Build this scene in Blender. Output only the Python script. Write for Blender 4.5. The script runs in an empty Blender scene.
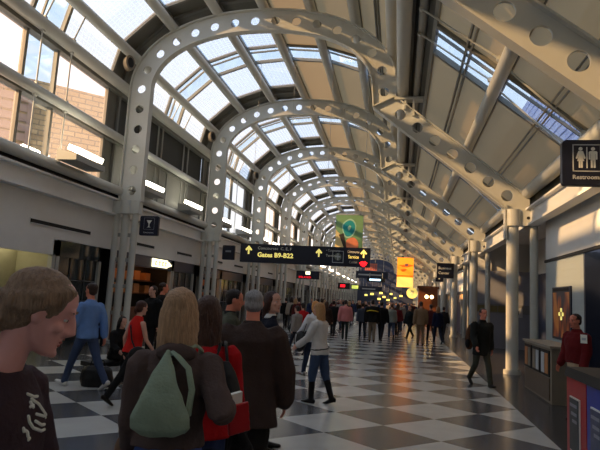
import bpy, math, random
from mathutils import Vector, Matrix, noise
random.seed(7)
PI = math.pi
R = math.radians
COL = bpy.context.scene.collection
BAY = 8.15
NB = 14                      # structural bays down the concourse

EXPOSURE = 0.3
SKY = 1.75
SUN = 10.0
SUN_DIR = (.76, .44, -.36)

# ------------------------------------------------------------------ materials
def lin(c):
    return tuple(((x / 12.92) if x <= .04045 else ((x + .055) / 1.055) ** 2.4) for x in c)

def base_mat(name):
    m = bpy.data.materials.new(name); m.use_nodes = True
    nt = m.node_tree
    return m, nt, nt.nodes['Principled BSDF'], nt.nodes['Material Output']

def mat(name, rgb, rough=.55, metal=0., var=.06, scale=6., bump=0., bscale=40., spec=.4, stretch=None):
    m, nt, b, out = base_mat(name)
    tc = nt.nodes.new('ShaderNodeTexCoord')
    src = tc.outputs['Object']
    if stretch:
        mp = nt.nodes.new('ShaderNodeMapping'); mp.inputs['Scale'].default_value = stretch
        nt.links.new(src, mp.inputs['Vector']); src = mp.outputs['Vector']
    n = nt.nodes.new('ShaderNodeTexNoise'); n.inputs['Scale'].default_value = scale; n.inputs['Detail'].default_value = 3
    nt.links.new(src, n.inputs['Vector'])
    mix = nt.nodes.new('ShaderNodeMix'); mix.data_type = 'RGBA'
    l = lin(rgb)
    mix.inputs['A'].default_value = tuple(max(0, x * (1 - var * 2)) for x in l) + (1,)
    mix.inputs['B'].default_value = tuple(min(1, x * (1 + var * 2)) for x in l) + (1,)
    nt.links.new(n.outputs['Fac'], mix.inputs['Factor'])
    nt.links.new(mix.outputs['Result'], b.inputs['Base Color'])
    b.inputs['Roughness'].default_value = rough
    b.inputs['Metallic'].default_value = metal
    b.inputs['Specular IOR Level'].default_value = spec
    if bump:
        n2 = nt.nodes.new('ShaderNodeTexNoise'); n2.inputs['Scale'].default_value = bscale; n2.inputs['Detail'].default_value = 4
        nt.links.new(src, n2.inputs['Vector'])
        bp = nt.nodes.new('ShaderNodeBump'); bp.inputs['Strength'].default_value = bump; bp.inputs['Distance'].default_value = .02
        nt.links.new(n2.outputs['Fac'], bp.inputs['Height']); nt.links.new(bp.outputs['Normal'], b.inputs['Normal'])
    return m

def emit(name, rgb, strength):
    m, nt, b, out = base_mat(name)
    b.inputs['Base Color'].default_value = lin(rgb) + (1,)
    b.inputs['Emission Color'].default_value = lin(rgb) + (1,)
    b.inputs['Emission Strength'].default_value = strength
    return m

def glass_mat(name, transp, trans_rgb, body_rgb, translucent=.6, grid=0., tint=(1, 1, 1), gloss=.05):
    """architectural glass: part clear, part light-scattering ceramic frit, faint reflection"""
    m, nt, b, out = base_mat(name)
    nt.nodes.remove(b)
    tr = nt.nodes.new('ShaderNodeBsdfTransparent'); tr.inputs['Color'].default_value = tint + (1,)
    tl = nt.nodes.new('ShaderNodeBsdfTranslucent'); tl.inputs['Color'].default_value = lin(trans_rgb) + (1,)
    df = nt.nodes.new('ShaderNodeBsdfDiffuse'); df.inputs['Color'].default_value = lin(body_rgb) + (1,)
    gl = nt.nodes.new('ShaderNodeBsdfGlossy'); gl.inputs['Roughness'].default_value = .05
    m1 = nt.nodes.new('ShaderNodeMixShader'); m1.inputs['Fac'].default_value = translucent
    nt.links.new(df.outputs[0], m1.inputs[1]); nt.links.new(tl.outputs[0], m1.inputs[2])
    m2 = nt.nodes.new('ShaderNodeMixShader'); m2.inputs['Fac'].default_value = transp
    nt.links.new(m1.outputs[0], m2.inputs[1]); nt.links.new(tr.outputs[0], m2.inputs[2])
    if grid:
        tc = nt.nodes.new('ShaderNodeTexCoord')
        sx = nt.nodes.new('ShaderNodeSeparateXYZ'); nt.links.new(tc.outputs['UV'], sx.inputs[0])
        facs = []
        for ax in ('X', 'Y'):
            mm = nt.nodes.new('ShaderNodeMath'); mm.operation = 'MULTIPLY'; mm.inputs[1].default_value = 1 / grid
            fr = nt.nodes.new('ShaderNodeMath'); fr.operation = 'FRACT'
            gt = nt.nodes.new('ShaderNodeMath'); gt.operation = 'LESS_THAN'; gt.inputs[1].default_value = .16
            nt.links.new(sx.outputs[ax], mm.inputs[0]); nt.links.new(mm.outputs[0], fr.inputs[0]); nt.links.new(fr.outputs[0], gt.inputs[0])
            facs.append(gt)
        mx = nt.nodes.new('ShaderNodeMath'); mx.operation = 'MAXIMUM'
        nt.links.new(facs[0].outputs[0], mx.inputs[0]); nt.links.new(facs[1].outputs[0], mx.inputs[1])
        ml = nt.nodes.new('ShaderNodeMath'); ml.operation = 'MULTIPLY_ADD'; ml.inputs[1].default_value = .22; ml.inputs[2].default_value = transp
        nt.links.new(mx.outputs[0], ml.inputs[0]); nt.links.new(ml.outputs[0], m2.inputs['Fac'])
    m3 = nt.nodes.new('ShaderNodeMixShader')
    fr2 = nt.nodes.new('ShaderNodeFresnel'); fr2.inputs['IOR'].default_value = 1.3
    ms = nt.nodes.new('ShaderNodeMath'); ms.operation = 'MULTIPLY'; ms.inputs[1].default_value = gloss * 10
    nt.links.new(fr2.outputs[0], ms.inputs[0]); nt.links.new(ms.outputs[0], m3.inputs['Fac'])
    nt.links.new(m2.outputs[0], m3.inputs[1]); nt.links.new(gl.outputs[0], m3.inputs[2])
    nt.links.new(m3.outputs[0], out.inputs['Surface'])
    return m

M = {}
M['steel'] = mat('painted_steel', (.76, .765, .74), .42, 0, .03, 3)
M['steel_d'] = mat('grey_painted_steel', (.62, .62, .60), .45, 0, .03, 3)
M['frame'] = mat('glazing_frame', (.46, .46, .44), .45, 0, .03, 5)
M['solid'] = mat('solid_roof_panel', (.42, .42, .39), .6, 0, .05, 2)
M['solid_w'] = mat('grey_wall_panel', (.55, .55, .53), .6, 0, .04, 2)
M['beige'] = glass_mat('beige_fritted_panel', .01, (.80, .66, .46), (.71, .635, .51), .20, gloss=0)
M['frit'] = glass_mat('white_fritted_glass', .32, (.60, .65, .72), (.60, .60, .60), .60, grid=.16, gloss=.015)
M['fritv'] = glass_mat('tinted_window_glass', .62, (.84, .79, .76), (.6, .6, .6), .60, tint=(1, .95, .90), gloss=.012)
M['clear'] = glass_mat('clear_glass', .95, (.8, .9, .95), (.8, .9, .95), .5, tint=(.93, .97, 1))
M['wall'] = mat('wall_paint', (.84, .84, .83), .6, 0, .04, 1.5)
M['wall_l'] = mat('wall_paint_light', (.88, .88, .87), .6, 0, .04, 1.5)
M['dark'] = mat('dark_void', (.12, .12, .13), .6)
M['soffit'] = mat('soffit_dark', (.25, .26, .25), .6)
M['slot'] = mat('vent_black', (.10, .10, .10), .7)
M['mull'] = mat('dark_mullion', (.24, .25, .26), .4)
M['partition'] = mat('partition_grey', (.56, .57, .62), .5, 0, .03, 2)
M['navy'] = mat('navy_sign', (.055, .075, .16), .35)
M['navyp'] = mat('navy_panel', (.16, .19, .27), .35)
M['white'] = mat('white_lettering', (.92, .92, .88), .5)
M['cream'] = emit('lit_letters', (.95, .93, .75), .55)
M['creamy'] = emit('lit_letters_yellow', (1., .92, .50), .6)
M['grey_l'] = mat('grey_lettering', (.72, .74, .76), .5)
M['lamp'] = emit('lamp_face', (1., .97, .88), 8.)
M['warm'] = emit('warm_shop_light', (1., .68, .40), 1.4)
M['warm2'] = emit('warm_lamp', (1., .86, .6), 5.)
M['lit'] = emit('lit_sign_face', (1., .96, .78), 1.6)
M['red_l'] = emit('red_led', (1., .10, .16), 1.1)
M['blue_l'] = emit('pale_blue_screen', (.75, .9, 1.), 2.0)
M['orange_b'] = emit('orange_sun_glow', (1., .56, .12), 1.0)  # banner cloth, its sun-backlit glow put in as emission
M['orange_c'] = emit('pale_orange_sun_glow', (1., .76, .36), 1.2)  # paler lower cloth, same sun glow as emission
M['purple_mark'] = mat('violet_print', (.62, .40, .42), .6)
M['dkorange'] = emit('dark_orange_print', (.86, .38, .06), .75)  # print on the sun-backlit banner, glow put in as emission
M['black'] = mat('black_plastic', (.05, .05, .055), .6)
M['beige_p'] = mat('beige_laminate', (.50, .46, .40), .5)
M['red_p'] = mat('red_paint', (.66, .07, .10), .35)
M['blue_p'] = mat('blue_paint', (.12, .20, .60), .35)
M['yellow_w'] = mat('ochre_wall', (.63, .61, .50), .7)
M['wood'] = mat('brown_wood', (.36, .20, .11), .5)
M['gold'] = mat('shelf_goods', (.74, .50, .30), .6)
M['greenb'] = mat('banner_green', (.43, .58, .40), .7, 0, .15, .8)
M['teal'] = mat('banner_teal', (.10, .55, .56), .7)
M['tealr'] = mat('banner_pale', (.62, .78, .66), .7)
M['salmon'] = mat('banner_salmon', (.86, .50, .34), .7, 0, .2, 1.5)
M['tan_b'] = mat('banner_tan', (.80, .72, .50), .7)
M['umber'] = mat('banner_umber', (.20, .17, .13), .7)
M['dkglass'] = mat('dark_shop_glass', (.15, .18, .20), .12, 0, .03, 2, spec=.6)
M['blueglass'] = mat('bluish_dark_panel', (.24, .27, .36), .3, 0, .05, 2)

def brick_mat():
    m, nt, b, out = base_mat('tan_brick')
    tc = nt.nodes.new('ShaderNodeTexCoord')
    br = nt.nodes.new('ShaderNodeTexBrick'); br.inputs['Scale'].default_value = 1.
    br.inputs['Brick Width'].default_value = .70; br.inputs['Row Height'].default_value = .27; br.inputs['Mortar Size'].default_value = .035
    br.inputs['Color1'].default_value = lin((.80, .66, .46)) + (1,); br.inputs['Color2'].default_value = lin((.66, .52, .35)) + (1,)
    br.inputs['Mortar'].default_value = lin((.42, .34, .26)) + (1,)
    nt.links.new(tc.outputs['UV'], br.inputs['Vector']); nt.links.new(br.outputs['Color'], b.inputs['Base Color'])
    b.inputs['Roughness'].default_value = .9
    return m
M['brick'] = brick_mat()
M['louver'] = mat('louvre_beige', (.62, .47, .42), .7)
M['louver_b'] = mat('louvre_blue', (.40, .52, .80), .5)
M['louver_bd'] = mat('louvre_blue_dark', (.04, .07, .16), .5)

def floor_mat():
    m, nt, b, out = base_mat('checker_terrazzo')
    g = nt.nodes.new('ShaderNodeNewGeometry'); s = nt.nodes.new('ShaderNodeSeparateXYZ'); nt.links.new(g.outputs['Position'], s.inputs[0])
    def mth(op, a, b_=None, c=None):
        n = nt.nodes.new('ShaderNodeMath'); n.operation = op
        for i, x in enumerate((a, b_, c)):
            if x is None: continue
            if isinstance(x, (int, float)): n.inputs[i].default_value = x
            else: nt.links.new(x, n.inputs[i])
        return n.outputs[0]
    X, Y = s.outputs['X'], s.outputs['Y']
    u = mth('MULTIPLY', mth('SUBTRACT', X, 2.17), 1 / .775)
    v = mth('MULTIPLY', mth('SUBTRACT', mth('SUBTRACT', Y, mth('MULTIPLY', mth('SUBTRACT', X, 2.17), .10)), 9.33), 1 / .70)
    p = mth('FLOOR', mth('MULTIPLY', mth('ADD', u, v), .5)); q = mth('FLOOR', mth('MULTIPLY', mth('SUBTRACT', u, v), .5))
    ck = mth('FLOORED_MODULO', mth('ADD', p, q), 2.)
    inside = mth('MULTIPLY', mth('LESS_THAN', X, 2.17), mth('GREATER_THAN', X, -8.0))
    n = nt.nodes.new('ShaderNodeTexNoise'); n.inputs['Scale'].default_value = 2.2; n.inputs['Detail'].default_value = 4
    nt.links.new(g.outputs['Position'], n.inputs['Vector'])
    mix = nt.nodes.new('ShaderNodeMix'); mix.data_type = 'RGBA'
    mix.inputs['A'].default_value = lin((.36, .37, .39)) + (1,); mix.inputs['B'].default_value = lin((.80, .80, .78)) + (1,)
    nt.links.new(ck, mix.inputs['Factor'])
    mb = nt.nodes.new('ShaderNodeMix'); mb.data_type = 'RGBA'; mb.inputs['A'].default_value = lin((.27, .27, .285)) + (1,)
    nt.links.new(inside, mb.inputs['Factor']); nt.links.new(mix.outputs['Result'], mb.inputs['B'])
    mv = nt.nodes.new('ShaderNodeMix'); mv.data_type = 'RGBA'; mv.blend_type = 'MULTIPLY'; mv.inputs['Factor'].default_value = .25
    nt.links.new(mb.outputs['Result'], mv.inputs['A']); nt.links.new(n.outputs['Fac'], mv.inputs['B'])
    nt.links.new(mv.outputs['Result'], b.inputs['Base Color'])
    b.inputs['Roughness'].default_value = .20; b.inputs['Specular IOR Level'].default_value = .55
    return m
M['floor'] = floor_mat()

def siding_mat():
    m, nt, b, out = base_mat('lap_siding')
    g = nt.nodes.new('ShaderNodeNewGeometry'); s = nt.nodes.new('ShaderNodeSeparateXYZ'); nt.links.new(g.outputs['Position'], s.inputs[0])
    mm = nt.nodes.new('ShaderNodeMath'); mm.operation = 'MULTIPLY'; mm.inputs[1].default_value = 1 / .14
    fr = nt.nodes.new('ShaderNodeMath'); fr.operation = 'FRACT'
    nt.links.new(s.outputs['Z'], mm.inputs[0]); nt.links.new(mm.outputs[0], fr.inputs[0])
    bp = nt.nodes.new('ShaderNodeBump'); bp.inputs['Strength'].default_value = .8; bp.inputs['Distance'].default_value = .03
    nt.links.new(fr.outputs[0], bp.inputs['Height']); nt.links.new(bp.outputs['Normal'], b.inputs['Normal'])
    b.inputs['Base Color'].default_value = lin((.72, .76, .76)) + (1,); b.inputs['Roughness'].default_value = .6
    return m
M['siding'] = siding_mat()

def poster_mat():
    m, nt, b, out = base_mat('poster_print')
    tc = nt.nodes.new('ShaderNodeTexCoord')
    mp = nt.nodes.new('ShaderNodeMapping'); mp.inputs['Scale'].default_value = (1, 1, .35)
    w = nt.nodes.new('ShaderNodeTexNoise'); w.inputs['Scale'].default_value = 3.2; w.inputs['Detail'].default_value = 1.
    nt.links.new(tc.outputs['Object'], mp.inputs[0]); nt.links.new(mp.outputs[0], w.inputs['Vector'])
    r = nt.nodes.new('ShaderNodeValToRGB'); e = r.color_ramp.elements
    e[0].position = .40; e[0].color = lin((.20, .17, .25)) + (1,)
    e[1].position = .60; e[1].color = lin((.95, .62, .32)) + (1,)
    x = e.new(.5); x.color = lin((.75, .36, .20)) + (1,)
    nt.links.new(w.outputs['Fac'], r.inputs[0]); nt.links.new(r.outputs[0], b.inputs['Base Color'])
    b.inputs['Emission Strength'].default_value = .0; b.inputs['Roughness'].default_value = .3
    return m
M['poster'] = poster_mat()

# ------------------------------------------------------------------ mesh collector
class MB:
    def __init__(s): s.v = []; s.f = []; s.uv = {}
    def add(s, vs, fs):
        o = len(s.v); s.v += [tuple(p) for p in vs]; s.f += [tuple(i + o for i in f) for f in fs]
    def box(s, x0, x1, y0, y1, z0, z1):
        s.add([(x0, y0, z0), (x1, y0, z0), (x1, y1, z0), (x0, y1, z0), (x0, y0, z1), (x1, y0, z1), (x1, y1, z1), (x0, y1, z1)],
              [(0, 3, 2, 1), (4, 5, 6, 7), (0, 1, 5, 4), (1, 2, 6, 5), (2, 3, 7, 6), (3, 0, 4, 7)]); return s
    def obox(s, c, u, v, w):
        """box about centre c with half-axis vectors u,v,w"""
        c, u, v, w = map(Vector, (c, u, v, w))
        P = [c - u - v - w, c + u - v - w, c + u + v - w, c - u + v - w, c - u - v + w, c + u - v + w, c + u + v + w, c - u + v + w]
        s.add(P, [(0, 3, 2, 1), (4, 5, 6, 7), (0, 1, 5, 4), (1, 2, 6, 5), (2, 3, 7, 6), (3, 0, 4, 7)]); return s
    def loft(s, rings, seg=16, cap=True):
        """rings: (centre, U, V) half-axes"""
        vs = []; n = len(rings)
        for c, U, V in rings:
            c, U, V = Vector(c), Vector(U), Vector(V)
            for k in range(seg):
                a = 2 * PI * k / seg; vs.append(c + U * math.cos(a) + V * math.sin(a))
        fs = [(i * seg + k, i * seg + (k + 1) % seg, (i + 1) * seg + (k + 1) % seg, (i + 1) * seg + k) for i in range(n - 1) for k in range(seg)]
        if cap:
            fs.append(tuple(reversed(range(seg)))); fs.append(tuple((n - 1) * seg + k for k in range(seg)))
        s.add(vs, fs); return s
    def tube(s, p0, p1, r, seg=16, r1=None):
        p0, p1 = Vector(p0), Vector(p1); d = (p1 - p0).normalized()
        u = d.orthogonal().normalized(); v = d.cross(u); r1 = r if r1 is None else r1
        return s.loft([(p0, u * r, v * r), (p1, u * r1, v * r1)], seg)
    def path(s, pts, radii, seg=10, ends=True, up=None):
        pts = [Vector(p) for p in pts]
        if not isinstance(radii, (list, tuple)): radii = [radii] * len(pts)
        rings = []; u = None
        for i, p in enumerate(pts):
            d = (pts[min(i + 1, len(pts) - 1)] - pts[max(i - 1, 0)]).normalized()
            if u is None: u = d.orthogonal().normalized() if up is None else (Vector(up) - d * d.dot(Vector(up))).normalized()
            u = (u - d * u.dot(d)).normalized(); v = d.cross(u); r = radii[i]
            ra, rb = r if isinstance(r, tuple) else (r, r)
            if i == 0 and ends: rings.append((p - d * min(ra, rb) * .7, u * ra * .5, v * rb * .5))
            rings.append((p, u * ra, v * rb))
            if i == len(pts) - 1 and ends: rings.append((p + d * min(ra, rb) * .7, u * ra * .5, v * rb * .5))
        return s.loft(rings, seg)
    def ell(s, c, U, V, W, seg=16, n=8):
        c, U, V, W = Vector(c), Vector(U), Vector(V), Vector(W)
        rings = []
        for i in range(n + 1):
            t = -PI / 2 + PI * (i + .25) / (n + .5)
            rings.append((c + W * math.sin(t), U * math.cos(t), V * math.cos(t)))
        return s.loft(rings, seg)
    def poly(s, pts2, y0, y1):
        """prism of an XZ outline between two Y"""
        n = len(pts2)
        s.add([(x, y0, z) for x, z in pts2] + [(x, y1, z) for x, z in pts2],
              [tuple(range(n)), tuple(reversed(range(n, 2 * n)))] + [(i, i + n, (i + 1) % n + n, (i + 1) % n) for i in range(n)]); return s
    def mesh(s, name, m=None, smooth=False):
        me = bpy.data.meshes.new(name); me.from_pydata(s.v, [], s.f); me.update()
        if m: me.materials.append(m)
        if smooth: me.polygons.foreach_set('use_smooth', [True] * len(me.polygons))
        return me
    def build(s, name, m, parent=None, smooth=False, fix=False):
        me = s.mesh(name, m, smooth)
        if fix:
            import bmesh
            bm = bmesh.new(); bm.from_mesh(me); bmesh.ops.recalc_face_normals(bm, faces=bm.faces); bm.to_mesh(me); bm.free()
        if smooth:
            try: me.set_sharp_from_angle(angle=R(40))
            except Exception: pass
        return link(name, me, parent)

def link(name, me, parent=None):
    o = bpy.data.objects.new(name, me); COL.objects.link(o)
    if parent: o.parent = parent
    return o

def thing(name, label=None, cat=None, loc=(0, 0, 0), rz=0, group=None):
    o = bpy.data.objects.new(name, None); COL.objects.link(o); o.empty_display_size = .1
    o.location = loc; o.rotation_euler = (0, 0, rz)
    tag(o, label, cat, group); return o

def tag(o, label=None, cat=None, group=None, kind=None):
    if label: o['label'] = label
    if cat: o['category'] = cat
    if group: o['group'] = group
    if kind: o['kind'] = kind
    return o

def struct(o): o['kind'] = 'structure'; return o

def dup(root, loc=None, rz=None, label=None, group=None):
    r = root.copy(); COL.objects.link(r)
    if loc is not None: r.location = loc
    if rz is not None: r.rotation_euler = (0, 0, rz)
    if label: r['label'] = label
    if group: r['group'] = group
    for ch in list(root.children):
        c = ch.copy(); COL.objects.link(c); c.parent = r
        for g in list(ch.children):
            d = g.copy(); COL.objects.link(d); d.parent = c
    return r

ORD = ['first', 'second', 'third', 'fourth', 'fifth', 'sixth', 'seventh', 'eighth', 'ninth', 'tenth', 'eleventh', 'twelfth', 'thirteenth', 'fourteenth']

def text(s, size, loc, parent, m, name='lettering', align='LEFT', sx=1., bold=0.):
    cu = bpy.data.curves.new('txt', 'FONT'); cu.body = s; cu.size = size; cu.extrude = .004; cu.align_x = align; cu.offset = bold; cu.resolution_u = 2
    o = bpy.data.objects.new('txt', cu); COL.objects.link(o)
    bpy.context.view_layer.update()
    me = bpy.data.meshes.new_from_object(o.evaluated_get(bpy.context.evaluated_depsgraph_get()))
    bpy.data.objects.remove(o); bpy.data.curves.remove(cu)
    me.transform(Matrix.Translation(loc) @ Matrix.Rotation(PI / 2, 4, 'X') @ Matrix.Scale(sx, 4, (1, 0, 0)))
    me.materials.clear(); me.materials.append(m)
    return link(name, me, parent)

# ------------------------------------------------------------------ people
VOX = []
def remesh(mb, name, m, vox, parent, smooth=4, wob=0., wscale=9., seed=0):
    me = mb.mesh('tmp', None)
    o = bpy.data.objects.new('tmp', me); COL.objects.link(o)
    md = o.modifiers.new('r', 'REMESH'); md.mode = 'VOXEL'; md.voxel_size = vox
    sm = o.modifiers.new('s', 'SMOOTH'); sm.factor = .5; sm.iterations = smooth
    bpy.context.view_layer.update()
    out = bpy.data.meshes.new_from_object(o.evaluated_get(bpy.context.evaluated_depsgraph_get()))
    bpy.data.objects.remove(o); bpy.data.meshes.remove(me)
    out.name = name
    if wob:
        off = Vector((seed * 3.1, seed * 1.7, 0))
        nrm = [v.normal.copy() for v in out.vertices]
        for v, n in zip(out.vertices, nrm):
            q = Vector((v.co.x, v.co.y, v.co.z * .6)) * wscale + off
            v.co += n * (noise.noise(q) * wob + noise.noise(q * 2.3) * wob * .5)
    out.materials.clear(); out.materials.append(m)
    out.polygons.foreach_set('use_smooth', [True] * len(out.polygons))
    return link(name, out, parent)

def ik(S, T, l1, l2, pole):
    S, T, pole = Vector(S), Vector(T), Vector(pole)
    d = T - S; L = min(d.length, (l1 + l2) * .999); dn = d.normalized(); T = S + dn * L
    a = (l1 * l1 - l2 * l2 + L * L) / (2 * L); h = math.sqrt(max(0, l1 * l1 - a * a))
    p = (pole - dn * pole.dot(dn)).normalized()
    return S + dn * a + p * h, T

CL = {}
def cloth(name, rgb, rough=.85, bump=.35):
    if name not in CL: CL[name] = mat(name, rgb, rough, 0, .10, 7, bump, 55, .2)
    return CL[name]
def hairm(name, rgb):
    if name not in CL: CL[name] = mat(name, rgb, .5, 0, .30, 95, .8, 170, .35, (1, 1, .12))
    return CL[name]
SKIN = mat('skin', (.80, .60, .52), .55, 0, .05, 9, spec=.3)
SKIN3 = mat('skin_rosy', (.90, .66, .62), .5, 0, .04, 9, spec=.3)
SKIN2 = mat('skin_ruddy', (.84, .52, .42), .55, 0, .05, 9, spec=.3)
LIP = mat('lips', (.66, .34, .32), .5)
EYEW = mat('eye_white', (.85, .84, .82), .3)
EYED = mat('eye_iris', (.12, .10, .09), .2)

def person(label, loc, rz, H=1.75, sex='m', lean=0., legs=((12, 8), (-14, 18)), arms=((-8, 12, 12), (8, 12, 14)), armt=(None, None),
           head=(0, 0), top=((.2, .2, .2), 'jacket'), topname='cloth', sleeve='long', hem=-.10, bulk=.02, pants=(.15, .16, .2), pname='trousers_cloth',
           shoe=(.08, .07, .07), boots=False, hair='short', hairc=(.2, .14, .1), hname=None, skin=None, vox=.014, face=False, group=None, collar=None, flare=0., pbulk=0., neck=True):
    s = H / 1.75; skin = skin or SKIN
    root = thing('person', label, 'person', loc, rz, group)
    zp = .92
    # legs
    hw = .085 if sex == 'm' else .09
    L = []
    for sx, (th, kn) in zip((-1, 1), legs):
        hip = Vector((sx * hw, 0, 0)); a = R(th); b = R(th - kn)
        kneep = hip + Vector((sx * .01, math.sin(a), -math.cos(a))) * .43
        ank = kneep + Vector((0, math.sin(b), -math.cos(b))) * .42
        L.append((hip, kneep, ank, b))
    # sole height per leg
    def fdir(b): # foot direction
        t = max(-.6, min(.5, b * .6 if b > 0 else b * .9)); return Vector((0, math.cos(t), math.sin(t)))
    low = min(min(a.z - .075, (a + fdir(b) * .17).z - .045, (a - fdir(b) * .06).z - .07) for _, _, a, b in L)
    hipz = -low
    off = Vector((0, 0, hipz))
    al = R(lean); U = Vector((0, math.sin(al), math.cos(al))); F = Vector((0, math.cos(al), -math.sin(al))); X = Vector((1, 0, 0))
    if sex == 'm':
        TR = [(-.10, .12, .105, 0), (-.02, .165, .12, 0), (.08, .158, .112, .005), (.20, .15, .108, .012), (.33, .17, .118, .012), (.44, .178, .112, .0), (.505, .155, .088, -.008), (.55, .085, .065, -.01), (.60, .058, .06, .005), (.68, .055, .058, .02)]
        shw, ar = .185, 1.0
    else:
        TR = [(-.10, .12, .11, -.005), (-.02, .175, .125, -.01), (.08, .155, .105, 0), (.19, .128, .092, .008), (.32, .148, .115, .018), (.42, .155, .10, .005), (.49, .135, .078, -.008), (.54, .07, .056, -.01), (.60, .048, .05, .005), (.68, .046, .05, .018)]
        shw, ar = .16, .85
    def T(h, c=0, x=0): return off + U * h + F * c + X * x
    body = MB()
    body.loft([(T(h, c), X * a, F * b) for h, a, b, c in TR], 20)
    # arms
    A = []
    for i, sx in enumerate((-1, 1)):
        sh = T(.475, -.005, sx * shw)
        if armt[i] is not None:
            tgt, pole = armt[i]
            el, wr = ik(sh, Vector(tgt) / s, .29, .25, pole)
        else:
            pitch, ab, fl = arms[i]
            a, b = R(pitch), R(ab)
            d1 = Vector((sx * math.sin(b), math.sin(a) * math.cos(b), -math.cos(a) * math.cos(b)))
            a2 = R(pitch + fl)
            d2 = Vector((sx * math.sin(b * .4), math.sin(a2), -math.cos(a2))).normalized()
            el = sh + d1 * .29; wr = el + d2 * .25
        A.append((sh, el, wr))
    def limb(mb, p, r, k=0., seg=12):
        pts = []; rad = []
        for j in range(len(p) - 1):
            for t in (0, .33, .66):
                pts.append(p[j].lerp(p[j + 1], t)); rad.append(r[j] + (r[j + 1] - r[j]) * t + k)
        pts.append(p[-1]); rad.append(r[-1] + k); mb.path(pts, rad, seg)
    for (sh, el, wr) in A:
        limb(body, [sh + Vector((0, 0, .0)), el, wr], [.055 * ar, .043 * ar, .029 * ar])
        # hand: palm plus five bent fingers
        d = (wr - el).normalized(); side = X * (1 if sh.x < 0 else -1)
        n = (side - d * side.dot(d)).normalized(); w = d.cross(n).normalized()
        if w.y < 0: w = -w                 # w: towards the thumb
        body.path([wr, wr + d * .045, wr + d * .085], [(.028, .018), (.038, .016), (.040, .014)], 10, up=w)
        for q, ln in enumerate((.068, .075, .070, .055)):
            b0 = wr + d * .082 + w * (.030 - q * .02)
            d2 = (d + n * .35).normalized(); d3 = (d + n * 1.1).normalized()
            body.path([b0 - d * .01, b0 + d2 * ln * .55, b0 + d2 * ln * .55 + d3 * ln * .5], [.0095, .0085, .0065], 8)
        tb = wr + d * .03 + w * .028
        d2 = (d + w * .8 + n * .3).normalized(); d3 = (d + w * .15 + n * .5).normalized()
        body.path([tb, tb + d2 * .038, tb + d2 * .038 + d3 * .03], [.012, .010, .008], 8)
    for hip, kn, an, b in L:
        limb(body, [hip + off, kn + off, an + off], [.085, .055, .038])
        f = fdir(b); up = Vector((0, -f.z, f.y))
        body.path([an + off - f * .04 - up * .03, an + off + f * .06 - up * .04, an + off + f * .15 - up * .055], [(.035, .04), (.04, .032), (.03, .018)], 10, up=X)
    # head
    hp, hy = R(head[0]), R(head[1])
    Hm = Matrix.Rotation(-al, 3, 'X') @ Matrix.Rotation(hy, 3, 'Z') @ Matrix.Rotation(-hp, 3, 'X')
    hc = T(.60, .005) + Hm @ Vector((0, .018, .135))
    hx, hf, hu = Hm @ Vector((1, 0, 0)), Hm @ Vector((0, 1, 0)), Hm @ Vector((0, 0, 1))
    def hp_(x, y, z): return hc + hx * x + hf * y + hu * z
    HR = [(-.117, .020, .080, .045), (-.104, .040, .092, .0), (-.085, .051, .091, -.03), (-.06, .058, .090, -.055), (-.03, .066, .087, -.075), (-.005, .071, .081, -.087), (.012, .074, .080, -.092), (.034, .075, .091, -.097), (.06, .074, .090, -.099), (.085, .065, .078, -.09), (.105, .046, .052, -.066), (.117, .02, .02, -.035)]
    body.loft([(hp_(0, (f + b) / 2, t), hx * w, hf * ((f - b) / 2)) for t, w, f, b in HR], 20)
    body.path([hp_(0, .084, .030), hp_(0, .102, .0), hp_(0, .1135, -.026), hp_(0, .094, -.038)], [.010, .0115, .0145, .0135], 10)   # nose
    body.path([hp_(0, .074, .034), hp_(0, .088, .0), hp_(0, .094, -.028), hp_(0, .082, -.04)], [.013, .0145, .016, .014], 10)
    for sx in (-1, 1): body.ell(hp_(sx * .013, .099, -.031), hx * .009, hf * .011, hu * .008, 8, 5)
    body.ell(hp_(0, .089, -.062), hx * .022, hf * .012, hu * .008, 10, 5)
    body.ell(hp_(0, .087, -.075), hx * .018, hf * .011, hu * .008, 10, 5)
    body.ell(hp_(0, .086, -.102), hx * .022, hf * .018, hu * .016, 10, 5)
    for sx in (-1, 1):
        body.ell(hp_(sx * .03, .083, .035), hx * .022, hf * .012, hu * .008, 10, 5)       # brow
        body.ell(hp_(sx * .031, .0755, .0155), hx * .0165, hf * .011, hu * .0075, 10, 6)  # upper lid
        body.ell(hp_(sx * .076, -.008, -.003), hx * .010, hf * .019, hu * .031, 10, 6)    # ear
        body.ell(hp_(sx * .045, .063, -.022), hx * .020, hf * .018, hu * .018, 10, 6)     # cheek
    def scale(o):
        o.data.transform(Matrix.Scale(s, 4)); return o
    skinvox = (face if isinstance(face, float) else min(vox, .0065)) if face else vox
    scale(remesh(body, 'body', skin, skinvox, root, 2 if vox < .02 else 1))
    if face:
        for sx in (-1, 1):
            e = MB(); e.ell(hp_(sx * .029, .0685, .007), hx * .0115, hf * .0125, hu * .0085, 12, 8); eo = scale(e.build('eye', EYEW, root, True))
            e = MB(); e.ell(hp_(sx * .029, .0800, .006), hx * .006, hf * .0020, hu * .006, 10, 6); scale(e.build('iris', EYED, eo, True))
            e = MB(); e.path([hp_(sx * .014, .094, .034), hp_(sx * .03, .0935, .0395), hp_(sx * .046, .083, .034)], [.0035, .004, .0025], 6); scale(e.build('eyebrow', hairm('brow_hair', tuple(c * .8 for c in hairc)), root, True))
        e = MB(); e.ell(hp_(0, .0925, -.0625), hx * .021, hf * .009, hu * .0055, 12, 6); e.ell(hp_(0, .0905, -.0735), hx * .017, hf * .009, hu * .006, 12, 6); scale(e.build('lips', LIP, root, True))
    # hair
    hm = hairm(hname or 'hair_%d%d%d' % tuple(int(c * 99) for c in hairc), hairc)
    hb = MB()
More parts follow.
